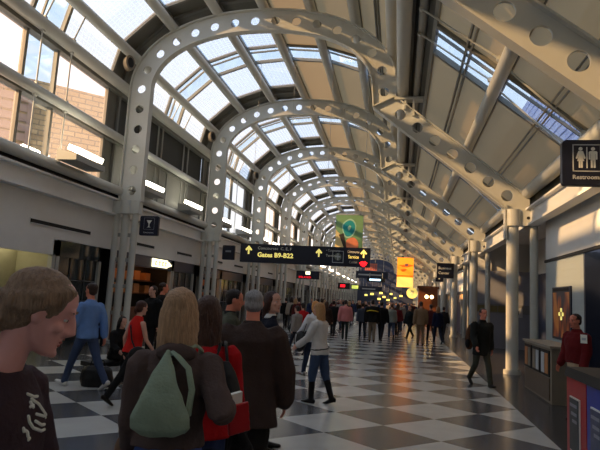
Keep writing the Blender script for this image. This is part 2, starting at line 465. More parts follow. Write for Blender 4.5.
    if hair != 'bald':
        hb.ell(hp_(0, -.022, .042), hx * .0825, hf * .106, hu * .087, 20, 12)
        hb.ell(hp_(0, -.048, -.008), hx * .076, hf * .066, hu * .082, 20, 10)
    else:
        hb.ell(hp_(0, -.04, -.01), hx * .079, hf * .066, hu * .062, 20, 10)
        hb.ell(hp_(0, -.022, .045), hx * .0775, hf * .088, hu * .075, 20, 10)
    rh = random.Random(len(label))
    if hair in ('long', 'bob'):
        ln = .20 if hair == 'long' else .085
        hb.loft([(hp_(0, -.02, .06), hx * .084, hf * .10), (hp_(0, -.035, -.02), hx * .088, hf * .078), (hp_(0, -.05, -.08), hx * .088, hf * .062), (hp_(0, -.066, -.09 - ln * .6), hx * .085, hf * .045), (hp_(0, -.075, -.10 - ln), hx * .066, hf * .028)], 20)
        for j in range(13):
            a_ = R(-120 + 240 * j / 12); sx_, cy_ = math.sin(a_), -math.cos(a_); e_ = rh.uniform(-.03, .03)
            hb.path([hp_(sx_ * .070, -.02 + cy_ * .085, .06), hp_(sx_ * .084, -.03 + cy_ * .082, -.01), hp_(sx_ * (.084 + rh.uniform(0, .012)), -.042 + cy_ * .062, -.085), hp_(sx_ * (.080 + rh.uniform(-.01, .012)), -.062 + cy_ * .042, -.10 - ln * .75 + e_), hp_(sx_ * .07, -.07 + cy_ * .03, -.115 - ln + e_)], [.016, .019, .019, .016, .006], 8)
    if hair == 'tail':
        hb.ell(hp_(0, -.085, -.045), hx * .055, hf * .05, hu * .055, 14, 8)
        hb.ell(hp_(0, -.118, -.01), hx * .028, hf * .03, hu * .03, 12, 6)
        for j in range(7):
            a_ = 2 * PI * j / 7; q_ = rh.uniform(.8, 1.2)
            hb.path([hp_(.012 * math.cos(a_), -.12, -.01 + .012 * math.sin(a_)), hp_(.022 * math.cos(a_), -.155 * q_ ** .3, -.04 + .018 * math.sin(a_)), hp_(.026 * math.cos(a_), -.165 * q_ ** .3, -.11), hp_(.02 * math.cos(a_), -.15, -.19 * q_)], [.014, .018, .016, .005], 8)
        for sx in (-1, 1):
            hb.path([hp_(sx * .045, .052, .085), hp_(sx * .076, .022, .05), hp_(sx * .082, -.03, .01), hp_(sx * .06, -.09, -.01)], [.014, .016, .02, .02], 10)
            hb.path([hp_(sx * .03, .058, .092), hp_(sx * .066, .03, .075), hp_(sx * .084, -.03, .045), hp_(sx * .05, -.1, .01)], [.012, .016, .02, .02], 10)
            hb.path([hp_(sx * .066, .045, .05), hp_(sx * .078, .03, .01), hp_(sx * .079, .01, -.03)], [.007, .006, .003], 6)
    if hair == 'tail2':
        hb.path([hp_(0, -.09, .0), hp_(0, -.12, -.05), hp_(0, -.11, -.12)], [.04, .03, .012], 12)
    scale(remesh(hb, 'hair', hm, min(vox, .011), root, 1, .004 if vox < .02 else 0, 45, len(label)))
    # clothes
    rgb, kind = top
    tm = cloth('%s_%d%d%d' % (topname, *[int(c * 99) for c in rgb]), rgb)
    tb = MB()
    k = bulk
    rings = []
    hs = [h for h, *_ in TR]
    def prof(h):
        for j in range(len(TR) - 1):
            if TR[j][0] <= h <= TR[j + 1][0]:
                t = (h - TR[j][0]) / (TR[j + 1][0] - TR[j][0]); return [TR[j][q] + (TR[j + 1][q] - TR[j][q]) * t for q in (1, 2, 3)]
        return list(TR[0][1:]) if h < TR[0][0] else list(TR[-1][1:])
    hh = hem
    while hh < .50:
        if hh < -.02:
            a, b, c = prof(-.02); g = flare * (-.02 - hh); a += g; b += g * .8
        else: a, b, c = prof(hh)
        rings.append((T(hh, c), X * (a + k + .004), F * (b + k + .004))); hh += .06
    a, b, c = prof(.505); rings.append((T(.51, c), X * (a + k * .7), F * (b + k * .7)))
    rings.append((T(.548, -.01), X * (.085 + k * .6), F * (.066 + k * .5)))
    if neck: rings.append((T(.585, 0), X * (.062 + k * .4), F * (.062 + k * .4)))
    tb.loft(rings, 24)
    for (sh, el, wr) in A:
        if sleeve == 'long': limb(tb, [sh, el, wr - (wr - el).normalized() * .01], [.062 * ar, .05 * ar, .037], k)
        elif sleeve == 'short': limb(tb, [sh, sh.lerp(el, .75)], [.062 * ar, .058 * ar], k)
    to = scale(remesh(tb, kind, tm, max(vox, .010), root, 3, .012 if vox < .02 else 0, 8, len(label)))
    if collar:
        cb = MB(); cb.loft([(T(.545, -.012), X * .10, F * .085), (T(.60, -.004), X * .073, F * .073)], 20)
        scale(remesh(cb, 'collar', cloth('collar_%d%d%d' % tuple(int(c * 99) for c in collar), collar), max(vox, .010), root, 2))
    pb = MB(); pm = cloth('%s_%d%d%d' % (pname, *[int(c * 99) for c in pants]), pants)
    pb.loft([(T(-.11, 0), X * .13, F * .115), (T(-.03, prof(-.02)[2]), X * (prof(-.02)[0] + .012), F * (prof(-.02)[1] + .012)), (T(.10, prof(.1)[2]), X * (prof(.1)[0] + .010), F * (prof(.1)[1] + .010))], 22)
    for hip, kn, an, b in L:
        low_ = kn.lerp(an, .25) if boots else an + (an - kn).normalized() * .015
        limb(pb, [hip + off, kn + off, low_ + off], [.098, .068, .055], pbulk)
    scale(remesh(pb, 'trousers', pm, max(vox, .010), root, 3, .008 if vox < .02 else 0, 9, len(label) + 3))
    for hip, kn, an, b in L:
        f = fdir(b); up = Vector((0, -f.z, f.y)); q = an + off
        sb = MB()
        sb.path([q - f * .055 - up * .035, q + f * .04 - up * .04, q + f * .12 - up * .052, q + f * .19 - up * .058], [(.042, .042), (.045, .040), (.048, .028), (.036, .020)], 12, up=X)
        if boots:
            limb(sb, [kn.lerp(an, .12) + off, an + off], [.066, .05]); sb.tube(q - f * .055 - up * .03, q - f * .06 - up * .085, .014, 8)
        scale(remesh(sb, 'boot' if boots else 'shoe', cloth('shoe_%d%d%d' % tuple(int(c * 99) for c in shoe), shoe, .4, .1), max(vox, .010), root, 2))
    J = dict(sh=[a[0] * s for a in A], el=[a[1] * s for a in A], wr=[a[2] * s for a in A], T=lambda h, c=0, x=0: T(h, c, x) * s, s=s, head=hc * s, hipz=hipz * s, X=X, F=F, U=U)
    return root, J

def at_person(root, mb, name, label, cat, m, vox=.01, wob=0, sm=3, parts=()):
    """a carried thing, modelled in the carrier's frame; top-level at its own place"""
    c = Vector((0, 0, 0))
    for v in mb.v: c += Vector(v)
    c /= len(mb.v)
    zmin = min(v[2] for v in mb.v); c.z = zmin
    Mx = Matrix.Translation(root.location) @ Matrix.Rotation(root.rotation_euler[2], 4, 'Z') @ Matrix.Scale(root.scale[0], 4)
    r = thing(name, label, cat, Mx @ c, root.rotation_euler[2]); r.scale = root.scale
    o = remesh(mb, parts[0] if parts else 'body', m, vox, r, sm, wob)
    o.data.transform(Matrix.Translation(-c))
    return r, c

def sub(r, c, mb, name, m, vox=None, parent=None):
    o = remesh(mb, name, m, vox, parent or r, 2) if vox else mb.build(name, m, parent or r, True)
    o.data.transform(Matrix.Translation(-c)); return o

# ------------------------------------------------------------------ camera
F_PX, CX, CY, CAMZ = 545., 300., 225., 1.8
def setup_camera():
    vpx, vpy, roll = 398., 302., .056
    d = Vector(((vpx - CX) / F_PX, (vpy - CY) / F_PX, 1)); Yc = d.normalized()
    n = d.cross(Vector((1, roll, 0))).normalized()
    Zc = -n if n.y > 0 else n
    Xc = Yc.cross(Zc).normalized()
    # rows of camera axes in world: image right, image down, forward
    right = Vector((Xc.x, Yc.x, Zc.x)); down = Vector((Xc.y, Yc.y, Zc.y)); fwd = Vector((Xc.z, Yc.z, Zc.z))
    cam = bpy.data.cameras.new('camera'); cam.sensor_width = 36; cam.sensor_fit = 'HORIZONTAL'; cam.lens = F_PX / 600 * 36
    cam.clip_start = .05; cam.clip_end = 600
    o = bpy.data.objects.new('camera', cam); COL.objects.link(o)
    m = Matrix((right, -down, -fwd)).transposed().to_4x4(); m.translation = (0, 0, CAMZ)
    o.matrix_world = m
    bpy.context.scene.camera = o
    return right, down, fwd
RIGHT, DOWN, FWD = setup_camera()
def ray(u, v): return RIGHT * ((u - CX) / F_PX) + DOWN * ((v - CY) / F_PX) + FWD
def spot(u, v, depth): return Vector((0, 0, CAMZ)) + ray(u, v) * depth
def ground(u, v, z=0.):
    r = ray(u, v); return Vector((0, 0, CAMZ)) + r * ((z - CAMZ) / r.z)
def facing(p, off=0):
    """rotation that makes a figure at p look at the camera, turned by off degrees (positive: to the picture's right)"""
    return math.atan2(-(0 - p.x), (0 - p.y)) + R(off)

# ------------------------------------------------------------------ light and world
sc = bpy.context.scene
sc.view_settings.view_transform = 'Standard'; sc.view_settings.look = 'None'; sc.view_settings.gamma = 1; sc.view_settings.use_curve_mapping = False
sc.view_settings.exposure = EXPOSURE
w = bpy.data.worlds.new('sky'); sc.world = w; w.use_nodes = True
nt = w.node_tree; bg = nt.nodes['Background']
tc = nt.nodes.new('ShaderNodeTexCoord'); sp = nt.nodes.new('ShaderNodeSeparateXYZ'); rp = nt.nodes.new('ShaderNodeValToRGB')
nt.links.new(tc.outputs['Generated'], sp.inputs[0]); nt.links.new(sp.outputs['Z'], rp.inputs[0]); nt.links.new(rp.outputs[0], bg.inputs['Color'])
e = rp.color_ramp.elements
e[0].position = 0.; e[0].color = (.80, .78, .74, 1)
e[1].position = 1.; e[1].color = (.46, .66, .98, 1)
x = e.new(.22); x.color = (.68, .78, .92, 1)
x = e.new(.5); x.color = (.58, .76, 1., 1)
bg.inputs['Strength'].default_value = SKY
sl = bpy.data.lights.new('low_sun', 'SUN'); sl.energy = SUN; sl.color = (1., .60, .26); sl.angle = R(.9)
so = bpy.data.objects.new('low_sun', sl); COL.objects.link(so)
so.rotation_euler = Vector(SUN_DIR).to_track_quat('-Z', 'Y').to_euler()
sc.cycles.max_bounces = 10; sc.cycles.diffuse_bounces = 6; sc.cycles.transparent_max_bounces = 16
sc.cycles.sample_clamp_indirect = 6.

# ------------------------------------------------------------------ floor
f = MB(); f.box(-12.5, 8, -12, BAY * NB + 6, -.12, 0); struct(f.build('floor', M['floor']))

# ------------------------------------------------------------------ steel arch
CXA, ZS, SE = -4.66, 8.3, 2.2
def sell(a, b, th):
    c, s_ = math.cos(th), math.sin(th)
    return (CXA - a * math.copysign(abs(c) ** (2 / SE), c), ZS + b * abs(s_) ** (2 / SE))
AO, BO, AI, BI = 4.38, 2.72, 3.69, 2.05
def arch_pairs():
    P = [((-9.04, 4.58), (-8.33, 4.58))]
    for i in range(1, 13): z = 4.58 + (ZS - 4.58) * i / 12; P.append(((-9.04, z), (-8.34, z)))
    for i in range(1, 64): th = PI * i / 64; P.append((sell(AO, BO, th), sell(AI, BI, th)))
    P += [((-.28, 8.3), (-.97, 8.3)), ((-.285, 8.2), (-.95, 8.1)), ((-.29, 8.0), (-.92, 7.7))]
    return P
RAF = [((-.29, 8.0), (-.92, 7.7)), ((3.50, 5.02), (3.02, 4.60))]
def resample(P, n):
    mid = [Vector(((a[0] + b[0]) / 2, (a[1] + b[1]) / 2)) for a, b in P]
    L = [0]
    for i in range(1, len(mid)): L.append(L[-1] + (mid[i] - mid[i - 1]).length)
    def at(t):
        t = max(0, min(L[-1], t)); i = 0
        while i < len(L) - 2 and L[i + 1] < t: i += 1
        q = (t - L[i]) / max(1e-9, L[i + 1] - L[i])
        lp = lambda k: (P[i][k][0] + (P[i + 1][k][0] - P[i][k][0]) * q, P[i][k][1] + (P[i + 1][k][1] - P[i][k][1]) * q)
        return lp(0), lp(1)
    return at, L[-1]
def holed_web(P, pitch, r, t=.03, lead=0.):
    at, L = resample(P, 0); n = max(1, round((L - lead) / pitch)); mb = MB()
    if lead:
        a, b = at(0); c, d = at(lead); mb.poly([a, c, d, b], -t, t)
    for i in range(n):
        s0 = lead + (L - lead) * i / n; s1 = lead + (L - lead) * (i + 1) / n; K = 8
        bd = [at(s0 + (s1 - s0) * k / K)[0] for k in range(K)]
        a, b = at(s1); bd += [(a[0] + (b[0] - a[0]) * k / K, a[1] + (b[1] - a[1]) * k / K) for k in range(K)]
        bd += [at(s1 - (s1 - s0) * k / K)[1] for k in range(K)]
        a, b = at(s0); bd += [(b[0] + (a[0] - b[0]) * k / K, b[1] + (a[1] - b[1]) * k / K) for k in range(K)]
        m0, m1 = at((s0 + s1) / 2); c = ((m0[0] + m1[0]) / 2, (m0[1] + m1[1]) / 2); N = len(bd)
        ci = []
        for p in bd:
            d = math.hypot(p[0] - c[0], p[1] - c[1]); ci.append((c[0] + (p[0] - c[0]) / d * r, c[1] + (p[1] - c[1]) / d * r))
        vs = [(p[0], y, p[1]) for y in (-t, t) for p in bd] + [(p[0], y, p[1]) for y in (-t, t) for p in ci]
        fs = []
        for k in range(N):
            j = (k + 1) % N
            fs += [(k, 2 * N + k, 2 * N + j, j), (N + k, N + j, 3 * N + j, 3 * N + k), (2 * N + k, 3 * N + k, 3 * N + j, 2 * N + j)]
        mb.add(vs, fs)
    return mb
def flange(pts, wid, th, inward):
    """strip of steel along an XZ polyline, thickness towards `inward` side sign"""
    mb = MB(); rings = []
    for i, p in enumerate(pts):
        a = pts[max(0, i - 1)]; b = pts[min(len(pts) - 1, i + 1)]
        d = Vector((b[0] - a[0], b[1] - a[1])).normalized(); n = Vector((-d.y, d.x)) * inward
        q = (p[0] + n.x * th, p[1] + n.y * th)
        rings.append([(p[0], -wid, p[1]), (p[0], wid, p[1]), (q[0], wid, q[1]), (q[0], -wid, q[1])])
    vs = [v for r_ in rings for v in r_]; fs = [(0, 1, 2, 3)]
    for i in range(len(rings) - 1):
        for k in range(4): fs.append((i * 4 + k, i * 4 + (k + 1) % 4, i * 4 + 4 + (k + 1) % 4, i * 4 + 4 + k))
    m = (len(rings) - 1) * 4; fs.append((m + 3, m + 2, m + 1, m)); mb.add(vs, fs); return mb

AP = arch_pairs()
arch = thing('steel_arch', None, 'arch', (0, 0, 4.58), group='arched steel ribs of the concourse')
def zoff(o, z=4.58): o.data.transform(Matrix.Translation((0, 0, -z))); return o
zoff(holed_web(AP, .68, .15).build('arch_web', M['steel'], arch, fix=True))
zoff(flange([p[0] for p in AP], .13, .04, 1).build('outer_flange', M['steel'], arch, fix=True))
zoff(flange([p[1] for p in AP], .13, .04, -1).build('inner_flange', M['steel'], arch, fix=True))
zoff(holed_web(RAF, .70, .165, lead=.30).build('rafter_web', M['steel'], arch, fix=True))
fl = flange([RAF[0][0], RAF[1][0]], .13, .04, 1); v2 = flange([RAF[0][1], RAF[1][1]], .13, .04, -1)
zoff(fl.build('rafter_top_flange', M['steel'], arch, fix=True)); zoff(v2.build('rafter_bottom_flange', M['steel'], arch, fix=True))
zoff(flange([(-.92, 7.7), (-.29, 8.0)], .13, .04, 1).build('stiffener', M['steel'], arch, fix=True))
sd = MB(); sd.box(-.30, .72, -.16, .16, 7.90, 7.98); sd.box(.0, .06, -.12, .12, 7.6, 7.9); sd.box(.25, .31, -.12, .12, 7.4, 7.9)
zoff(sd.build('saddle_plate', M['steel'], arch))
ep = MB(); ep.poly([(3.02, 4.60), (3.50, 5.02), (3.62, 5.02), (3.62, 4.58), (3.0, 4.58)], -.03, .03); ep.box(2.93, 2.99, -.13, .13, 3.75, 4.75)
zoff(ep.build('end_plate', M['steel'], arch))

lc = thing('column', None, 'column', group='tube columns under the arch feet on the left')
for x, r_ in ((-9.12, .10), (-8.80, .125), (-8.47, .105)):
    MB().tube((x, 0, 0), (x, 0, 4.6), r_, 20).build('tube', M['steel'], lc, True)
b = MB(); b.box(-9.27, -8.32, -.13, .13, 4.16, 4.56); b.tube((-8.80, -.06, 4.14), (-8.80, -.06, 4.58), .19, 24); b.build('bracket', M['steel'], lc, True)
b = MB()
for z in (.9, 1.75, 2.6, 3.4): b.box(-9.1, -8.5, -.025, .025, z, z + .12)
b.build('cleat', M['steel_d'], lc)
b = MB(); b.box(-9.3, -8.3, -.16, .16, 0, .09); b.build('base', M['steel_d'], lc)

rc = thing('column', None, 'column', group='round columns along the right side')
MB().tube((3.16, 0, 0), (3.16, 0, 4.3), .165, 28).build('tube', M['steel'], rc, True)
MB().tube((3.74, 0, 0), (3.74, 0, 4.3), .11, 20).build('tube', M['steel'], rc, True)
b = MB(); b.box(2.95, 3.88, -.13, .13, 4.14, 4.58); b.tube((3.16, -.05, 4.12), (3.16, -.05, 4.60), .20, 24); b.build('bracket', M['steel'], rc, True)
b = MB(); b.tube((3.16, 0, 0), (3.16, 0, .11), .225, 28); b.build('base_collar', M['steel'], rc, True)
b = MB(); b.tube((3.56, -.14, 4.36), (3.56, -.10, 4.36), .045, 16); b.build('pin_hole', M['dark'], rc)

for k in range(0, NB + 1):
    y = BAY * k
    if k <= 0: continue
    o = arch if k == 1 else dup(arch)
    o.location = (0, y, 4.58)
    l_ = lc if k == 1 else dup(lc); l_.location = (0, y, 0)
    r_ = rc if k == 1 else dup(rc); r_.location = (0, y, 0)
    if k == 1:
        o['label'] = 'grey rafter with big holes crossing the top right corner, part of the nearest arch'
        l_['label'] = 'column foot of the nearest arch'; r_['label'] = 'round column beside the red and blue newspaper boxes'
    elif k == 2:
        o['label'] = 'large steel arch with round holes, the first one seen whole, sunlit at its right knee'
        l_['label'] = 'triple tube column with the small glass symbol sign attached'; r_['label'] = 'round column with a low patch of sunlight behind the magazine rack'
    elif k <= 7:
        o['label'] = '%s complete steel arch down the concourse, counted from the camera' % ORD[k - 2]
        l_['label'] = 'triple tube column on the left under the %s complete arch' % ORD[k - 2]
        r_['label'] = 'round column on the right under the %s complete arch' % ORD[k - 2]
    else:
        o['label'] = 'one of the small far steel arches beyond the green and orange banners'
        l_['label'] = 'one of the far slim columns at the left end of the concourse'
        r_['label'] = 'one of the far slim columns at the right end of the concourse'
# ribs behind the camera shade the hall as the others do
for k in (0, -1):
    o = dup(arch, (0, BAY * k, 4.58), label='steel arch behind the camera'); dup(lc, (0, BAY * k, 0), label='left column behind the camera'); dup(rc, (0, BAY * k, 0), label='right column behind the camera')

# ------------------------------------------------------------------ long tubes
Y0, Y1 = -BAY - 1, BAY * NB + 1
def longtube(name, x, z, r, label, m='steel', cat='roof tube', group=None, extra=None):
    o = MB().tube((x, Y0, z), (x, Y1, z), r, 20).build(name, M[m], None, True)
    tag(o, label, cat, group); return o
def outer_pt(dx, off):
    c = (abs(dx) / AO); z = ZS + BO * max(0, 1 - c ** SE) ** (1 / SE)
    e_ = .01; c2 = (abs(dx + e_) / AO); z2 = ZS + BO * max(0, 1 - c2 ** SE) ** (1 / SE)
    n = Vector((-(z2 - z) / e_, 1)).normalized(); return CXA + dx + n.x * off, z + n.y * off
for dx, lab in ((-4.12, 'vault tube just above the left springing tube'), (-3.0, 'second vault tube up from the left springing'), (-1.55, 'vault tube next left of the crown tube'), (0, 'vault tube along the very crown'),
                (1.55, 'vault tube next right of the crown tube'), (2.97, 'second vault tube up from the right valley'), (4.10, 'vault tube just above the right valley tubes')):
    x, z = outer_pt(dx, .17); longtube('purlin_tube', x, z, .165, 'long steel ' + lab, group='long tubes under the vault glazing')
longtube('springing_tube', -9.26, 8.42, .18, 'thick springing tube along the top of the left windows', group='long tubes on the left side')
longtube('window_rail_tube', -9.22, 6.65, .13, 'rail tube running mid-height across the left windows', group='long tubes on the left side')
longtube('eaves_pipe', -9.12, 4.90, .15, 'pipe running along the left wall just above the ledge beam', group='long tubes on the left side')
longtube('valley_tube', -.06, 8.17, .175, 'thick bright tube in the right valley of the vault')
longtube('valley_pipe', .36, 8.13, .10, 'thin dark pipe in the right valley beside the thick tube', 'steel_d')
longtube('slope_tube', 1.98, 6.66, .15, 'tube halfway down the right sloping roof')
longtube('eaves_tube', 3.56, 5.12, .17, 'tube along the foot of the right sloping roof')

# ------------------------------------------------------------------ glazing, bay by bay
SEG = [(0, .72, 'solid'), (.72, 3.42, 'frit'), (3.42, 4.70, 'clear'), (4.70, 7.40, 'frit'), (7.40, BAY, 'solid')]
AG, BG = 4.85, 3.22
def gp(dx):
    c = min(1, abs(dx) / AG); return (CXA + dx, ZS + .02 + BG * (1 - c ** SE) ** (1 / SE))
nodes = [(-4.85,), (-4.50,), (-3.18,), (-1.6,), (0,), (1.6,), (3.15,), (4.45,), (4.85,)]
pts = [gp(n[0]) for n in nodes]
ROWS = [(pts[i], pts[i + 1], 'frit' if i < 4 else 'beige') for i in range(len(pts) - 1)]
slope = lambda x: 8.42 - .796 * x
ROWS += [((.62, slope(.62)), (2.12, slope(2.12)), 'beige'), ((2.12, slope(2.12)), (3.95, slope(3.95)), 'beige')]
def face_strip(a, b, y0, y1, off=0., th=.03):
    """pane lying on the facet a-b between two Y; uv in metres"""
    a, b = Vector((a[0], 0, a[1])), Vector((b[0], 0, b[1])); d = (b - a); n = Vector((-d.z, 0, d.x)).normalized()
    if n.z < 0: n = -n
    Yv = Vector((0, 1, 0)); c = (a + b) / 2 + n * off + Yv * (y0 + y1) / 2
    mb = MB(); mb.obox(c, d / 2, Yv * (y1 - y0) / 2, n * th / 2); return mb, d.length
def pane(a, b, y0, y1, off=0.):
    a, b = Vector((a[0], 0, a[1])), Vector((b[0], 0, b[1])); d = (b - a); n = Vector((-d.z, 0, d.x)).normalized()
    if n.z < 0: n = -n
    a = a + n * off; b = b + n * off
    me = bpy.data.meshes.new('pane'); me.from_pydata([(a.x, y0, a.z), (b.x, y0, b.z), (b.x, y1, b.z), (a.x, y1, a.z)], [], [(0, 1, 2, 3)]); me.update()
    uv = me.uv_layers.new(name='UVMap'); W = d.length
    for i, c in enumerate([(0, 0), (W, 0), (W, y1 - y0), (0, y1 - y0)]): uv.data[i].uv = c
    return me
def join_mb(*ms):
    r = MB()
    for m in ms: r.add(m.v, m.f)
    return r
WN = 0
def glazing_row(a, b, kind, vertical=False):
    """one strip of roof or window lights for one bay: frame, fritted, clear and solid panes"""
    global WN
    WN += 1
    root = struct(thing('window_%d' % WN))
    bars = []
    for y in ((.02, .72, 3.42, 4.70, 7.40, BAY - .02) if kind != 'beige' else (3.42, 4.70)):
        bars.append(face_strip(a, b, y - .05, y + .05, -.02, .12)[0])
    va, vb = Vector(a), Vector(b); d = (vb - va).normalized()
    for e0, e1 in ((va, va + d * .09), (vb - d * .09, vb)):
        bars.append(face_strip(e0, e1, 0, BAY, -.02, .12)[0])
    if kind == 'beige' and (vb - va).length > 1.7:
        mid = (va + vb) / 2
        for q in (-.06, .06): bars.append(face_strip(mid + d * (q - .02), mid + d * (q + .02), 0, BAY, -.04, .08)[0])
    if not vertical:
        bars.append(face_strip(a, b, 3.78, 3.83, -.02, .06)[0])
    join_mb(*bars).build('frame', M['frame'], root)
    for y0, y1, t in SEG:
        mt = {'solid': 'solid' if kind != 'beige' else 'beige', 'clear': 'clear', 'frit': kind}[t]
        me = pane(a, b, y0, y1); me.materials.append(M[mt])
        o = link({'solid': 'solid_panel', 'clear': 'clear_pane', 'frit': 'fritted_pane'}[t], me, root); o['kind'] = 'structure'
    return root
protos = [glazing_row(a, b, k) for a, b, k in ROWS]
VW = [((-9.5, 5.0), (-9.5, 6.62)), ((-9.5, 6.66), (-9.5, 8.32))]
vprot = [glazing_row(a, b, 'fritv', True) for a, b in VW]
def opaque_wall(n):
    r = struct(thing('wall_left_infill'))
    m = MB(); m.box(-9.53, -9.47, 0, BAY, 5.0, 6.6); m.build('lower_panel', M['solid_w'], r)
    m = MB(); m.box(-9.62, -9.56, 0, BAY, 6.6, 8.35); m.build('upper_panel', M['soffit'], r)
    m = MB()
    for y in (1.6, 1.95, 3.1, 3.5, 5.7, 6.2): m.tube((-9.45, y, 5.0), (-9.45, y, 8.3), .035, 10)
    m.build('conduit', M['steel_d'], r, True)
    m = MB()
    for y in (2.2, 4.2, 6.4): m.box(-9.48, -9.42, y - .03, y + .03, 5.0, 6.55)
    m.build('batten', M['steel_d'], r); return r
iw = opaque_wall(0); iw.location = (0, BAY * 2, 0)
for k in (-1, 0): dup(iw, (0, BAY * k, 0))  # unseen copies added to keep direct sun off the near bays
for k in range(-1, NB):
    for i, pr in enumerate(protos):
        if k == -1: o = pr
        else: o = dup(pr); WN += 1; o.name = 'window_%d' % WN
        o.location = (0, BAY * k, 0)
    if k not in (-1, 0, 2):
        for i, pr in enumerate(vprot):
            if k == 1: o = pr
            else: o = dup(pr); WN += 1; o.name = 'window_%d' % WN
            o.location = (0, BAY * k, 0)
# gutter between vault and slope, sill members
g_ = MB(); a_, b_ = pts[-1], (.62, slope(.62))
g_.add([(a_[0], Y0, a_[1]), (b_[0], Y0, b_[1]), (b_[0], Y1, b_[1]), (a_[0], Y1, a_[1]), (a_[0], Y0, a_[1] + .1), (b_[0], Y0, b_[1] + .1), (b_[0], Y1, b_[1] + .1), (a_[0], Y1, a_[1] + .1)],
       [(0, 1, 2, 3), (7, 6, 5, 4), (0, 4, 5, 1), (1, 5, 6, 2), (2, 6, 7, 3), (3, 7, 4, 0)])
struct(g_.build('trim_1', M['soffit'], fix=True))
t = MB(); t.box(-9.62, -9.36, Y0, Y1, 8.16, 8.40); struct(t.build('trim_2', M['frame']))
t = MB(); t.box(-9.60, -9.34, Y0, Y1, 6.50, 6.74); struct(t.build('trim_3', M['frame']))
t = MB(); t.box(-9.60, -9.30, Y0, Y1, 4.72, 5.02); struct(t.build('trim_4', M['dark']))
# ledge beam on the left: I-section
t = MB(); t.box(-9.30, -9.24, Y0, Y1, 4.14, 4.60); t.box(-9.36, -9.06, Y0, Y1, 4.58, 4.63); t.box(-9.36, -9.10, Y0, Y1, 4.10, 4.15); struct(t.build('trim_5', M['wall_l']))
t = MB(); t.box(-9.46, -9.36, Y0, Y1, 3.0, 4.72); struct(t.build('wall_left', M['wall']))
# right eaves: gutter, fascia beam
t = MB(); t.box(3.75, 4.05, Y0, Y1, 4.66, 5.32); struct(t.build('trim_6', M['soffit']))
t = MB(); t.box(3.62, 3.68, Y0, Y1, 4.20, 4.62); t.box(3.50, 3.80, Y0, Y1, 4.60, 4.65); t.box(3.52, 3.80, Y0, Y1, 4.14, 4.20); struct(t.build('trim_7', M['wall_l']))
# slender tie rods with clips in front of the left windows, and on the right slope
def tie_rods():
    n = 0
    rod = None
    def mk(p, q):
        r = thing('tie_rod', None, 'tie rod', ((p[0] + q[0]) / 2, 0, min(p[1], q[1])), group='thin tie rods in front of the glazing')
        o = Vector((r.location.x, 0, r.location.z))
        a = Vector((p[0], 0, p[1])) - o; b_ = Vector((q[0], 0, q[1])) - o
        MB().tube(a, b_, .022, 8).build('rod', M['steel'], r, True)
        for e_ in (a, b_): 
            m = MB(); m.tube(e_ + Vector((0, -.05, 0)), e_ + Vector((0, .05, 0)), .05, 10); m.build('clip', M['steel'], r, True)
        return r
    sets = [(mk((-9.24, 5.05), (-9.24, 6.52)), 'lower left window', (3.72, 5.0)), (mk((-9.24, 6.80), (-9.24, 8.24)), 'upper left window', (3.72, 5.0)),
            (mk((-9.22, 8.6), (-8.85, 9.5)), 'lowest vault light', (3.72, 5.0)),
            (mk((.30, 8.02), (1.88, 6.86)), 'upper right roof slope', (3.0, 4.1)), (mk((2.08, 6.60), (3.46, 5.28)), 'lower right roof slope', (3.0, 4.1))]
    for root, where, ys in sets:
        first = True
        for k in range(1, 6):
            for j, y in enumerate(ys):
                if k == 2 and 'window' in where: continue
                o = root if first else dup(root); first = False
                loc = root.location.copy(); loc.y = BAY * k + y; o.location = loc
                o['label'] = 'thin tie rod, %s, %s of two in %s bay' % (where, 'nearer' if j == 0 else 'farther', ORD[k - 1])
tie_rods()

# ------------------------------------------------------------------ wall uplights, speakers
up = thing('uplight', None, 'wall lamp', group='bright uplights along the left ledge')
b = MB(); b.poly([(-.30, .0), (.28, .0), (.28, .16), (-.30, .30)], -.72, .72); b.build('housing', M['steel_d'], up)
b = MB(); b.poly([(-.10, .33), (.26, .20), (.30, .34), (-.06, .46)], -.58, .58); b.build('lamp_face', M['lamp'], up)
b = MB()
for y in (-.5, .5): b.box(-.55, -.25, y - .03, y + .03, .02, .08)
b.build('bracket', M['steel_d'], up)
first = True; n = 0
for k in range(1, NB):
    for q in (1.35, 5.30):
        if k == 1 and q < 2: continue
        o = up if first else dup(up); first = False
        o.location = (-8.74, BAY * k + q, 5.05); n += 1
        o['label'] = ('bright box uplight in front of the brick view, nearest on the left' if n == 1 else '%s bright uplight along the left ledge, counted from the nearest' % ORD[n - 1]) if n <= 9 else 'tiny bright uplight far down the left ledge'
spk = thing('loudspeaker', None, 'loudspeaker', group='loudspeakers up on the dark roof panels')
b = MB(); b.loft([((0, -.02, 0), (.16, 0, 0), (0, 0, .24)), ((0, .20, 0), (.16, 0, 0), (0, 0, .24))], 20); b.build('cabinet', M['beige_p'], spk, True)
b = MB(); b.loft([((0, .19, 0), (.10, 0, 0), (0, 0, .17)), ((0, .225, 0), (.10, 0, 0), (0, 0, .17))], 20); b.build('grille', M['black'], spk, True)
b = MB(); b.box(-.03, .03, .0, .06, .2, .45); b.build('yoke', M['steel_d'], spk)
for n, k in enumerate((2, 3, 4)):
    o = spk if n == 0 else dup(spk)
    o.location = (-8.98, BAY * k - .55, 9.05); o.rotation_euler = (0, .2, R(-125))
    o['label'] = ['oval beige loudspeaker tucked above the left shoulder of the first whole arch', 'loudspeaker above the left shoulder of the second complete arch', 'loudspeaker above the left shoulder of the third complete arch'][n]

for k in (-1, 0, 1):
    for q in (1.35, 5.30):
        if k == 1: continue
        dup(up, (-8.74, BAY * k + q, 5.05), label='bright uplight on the left ledge outside the left edge of the picture')
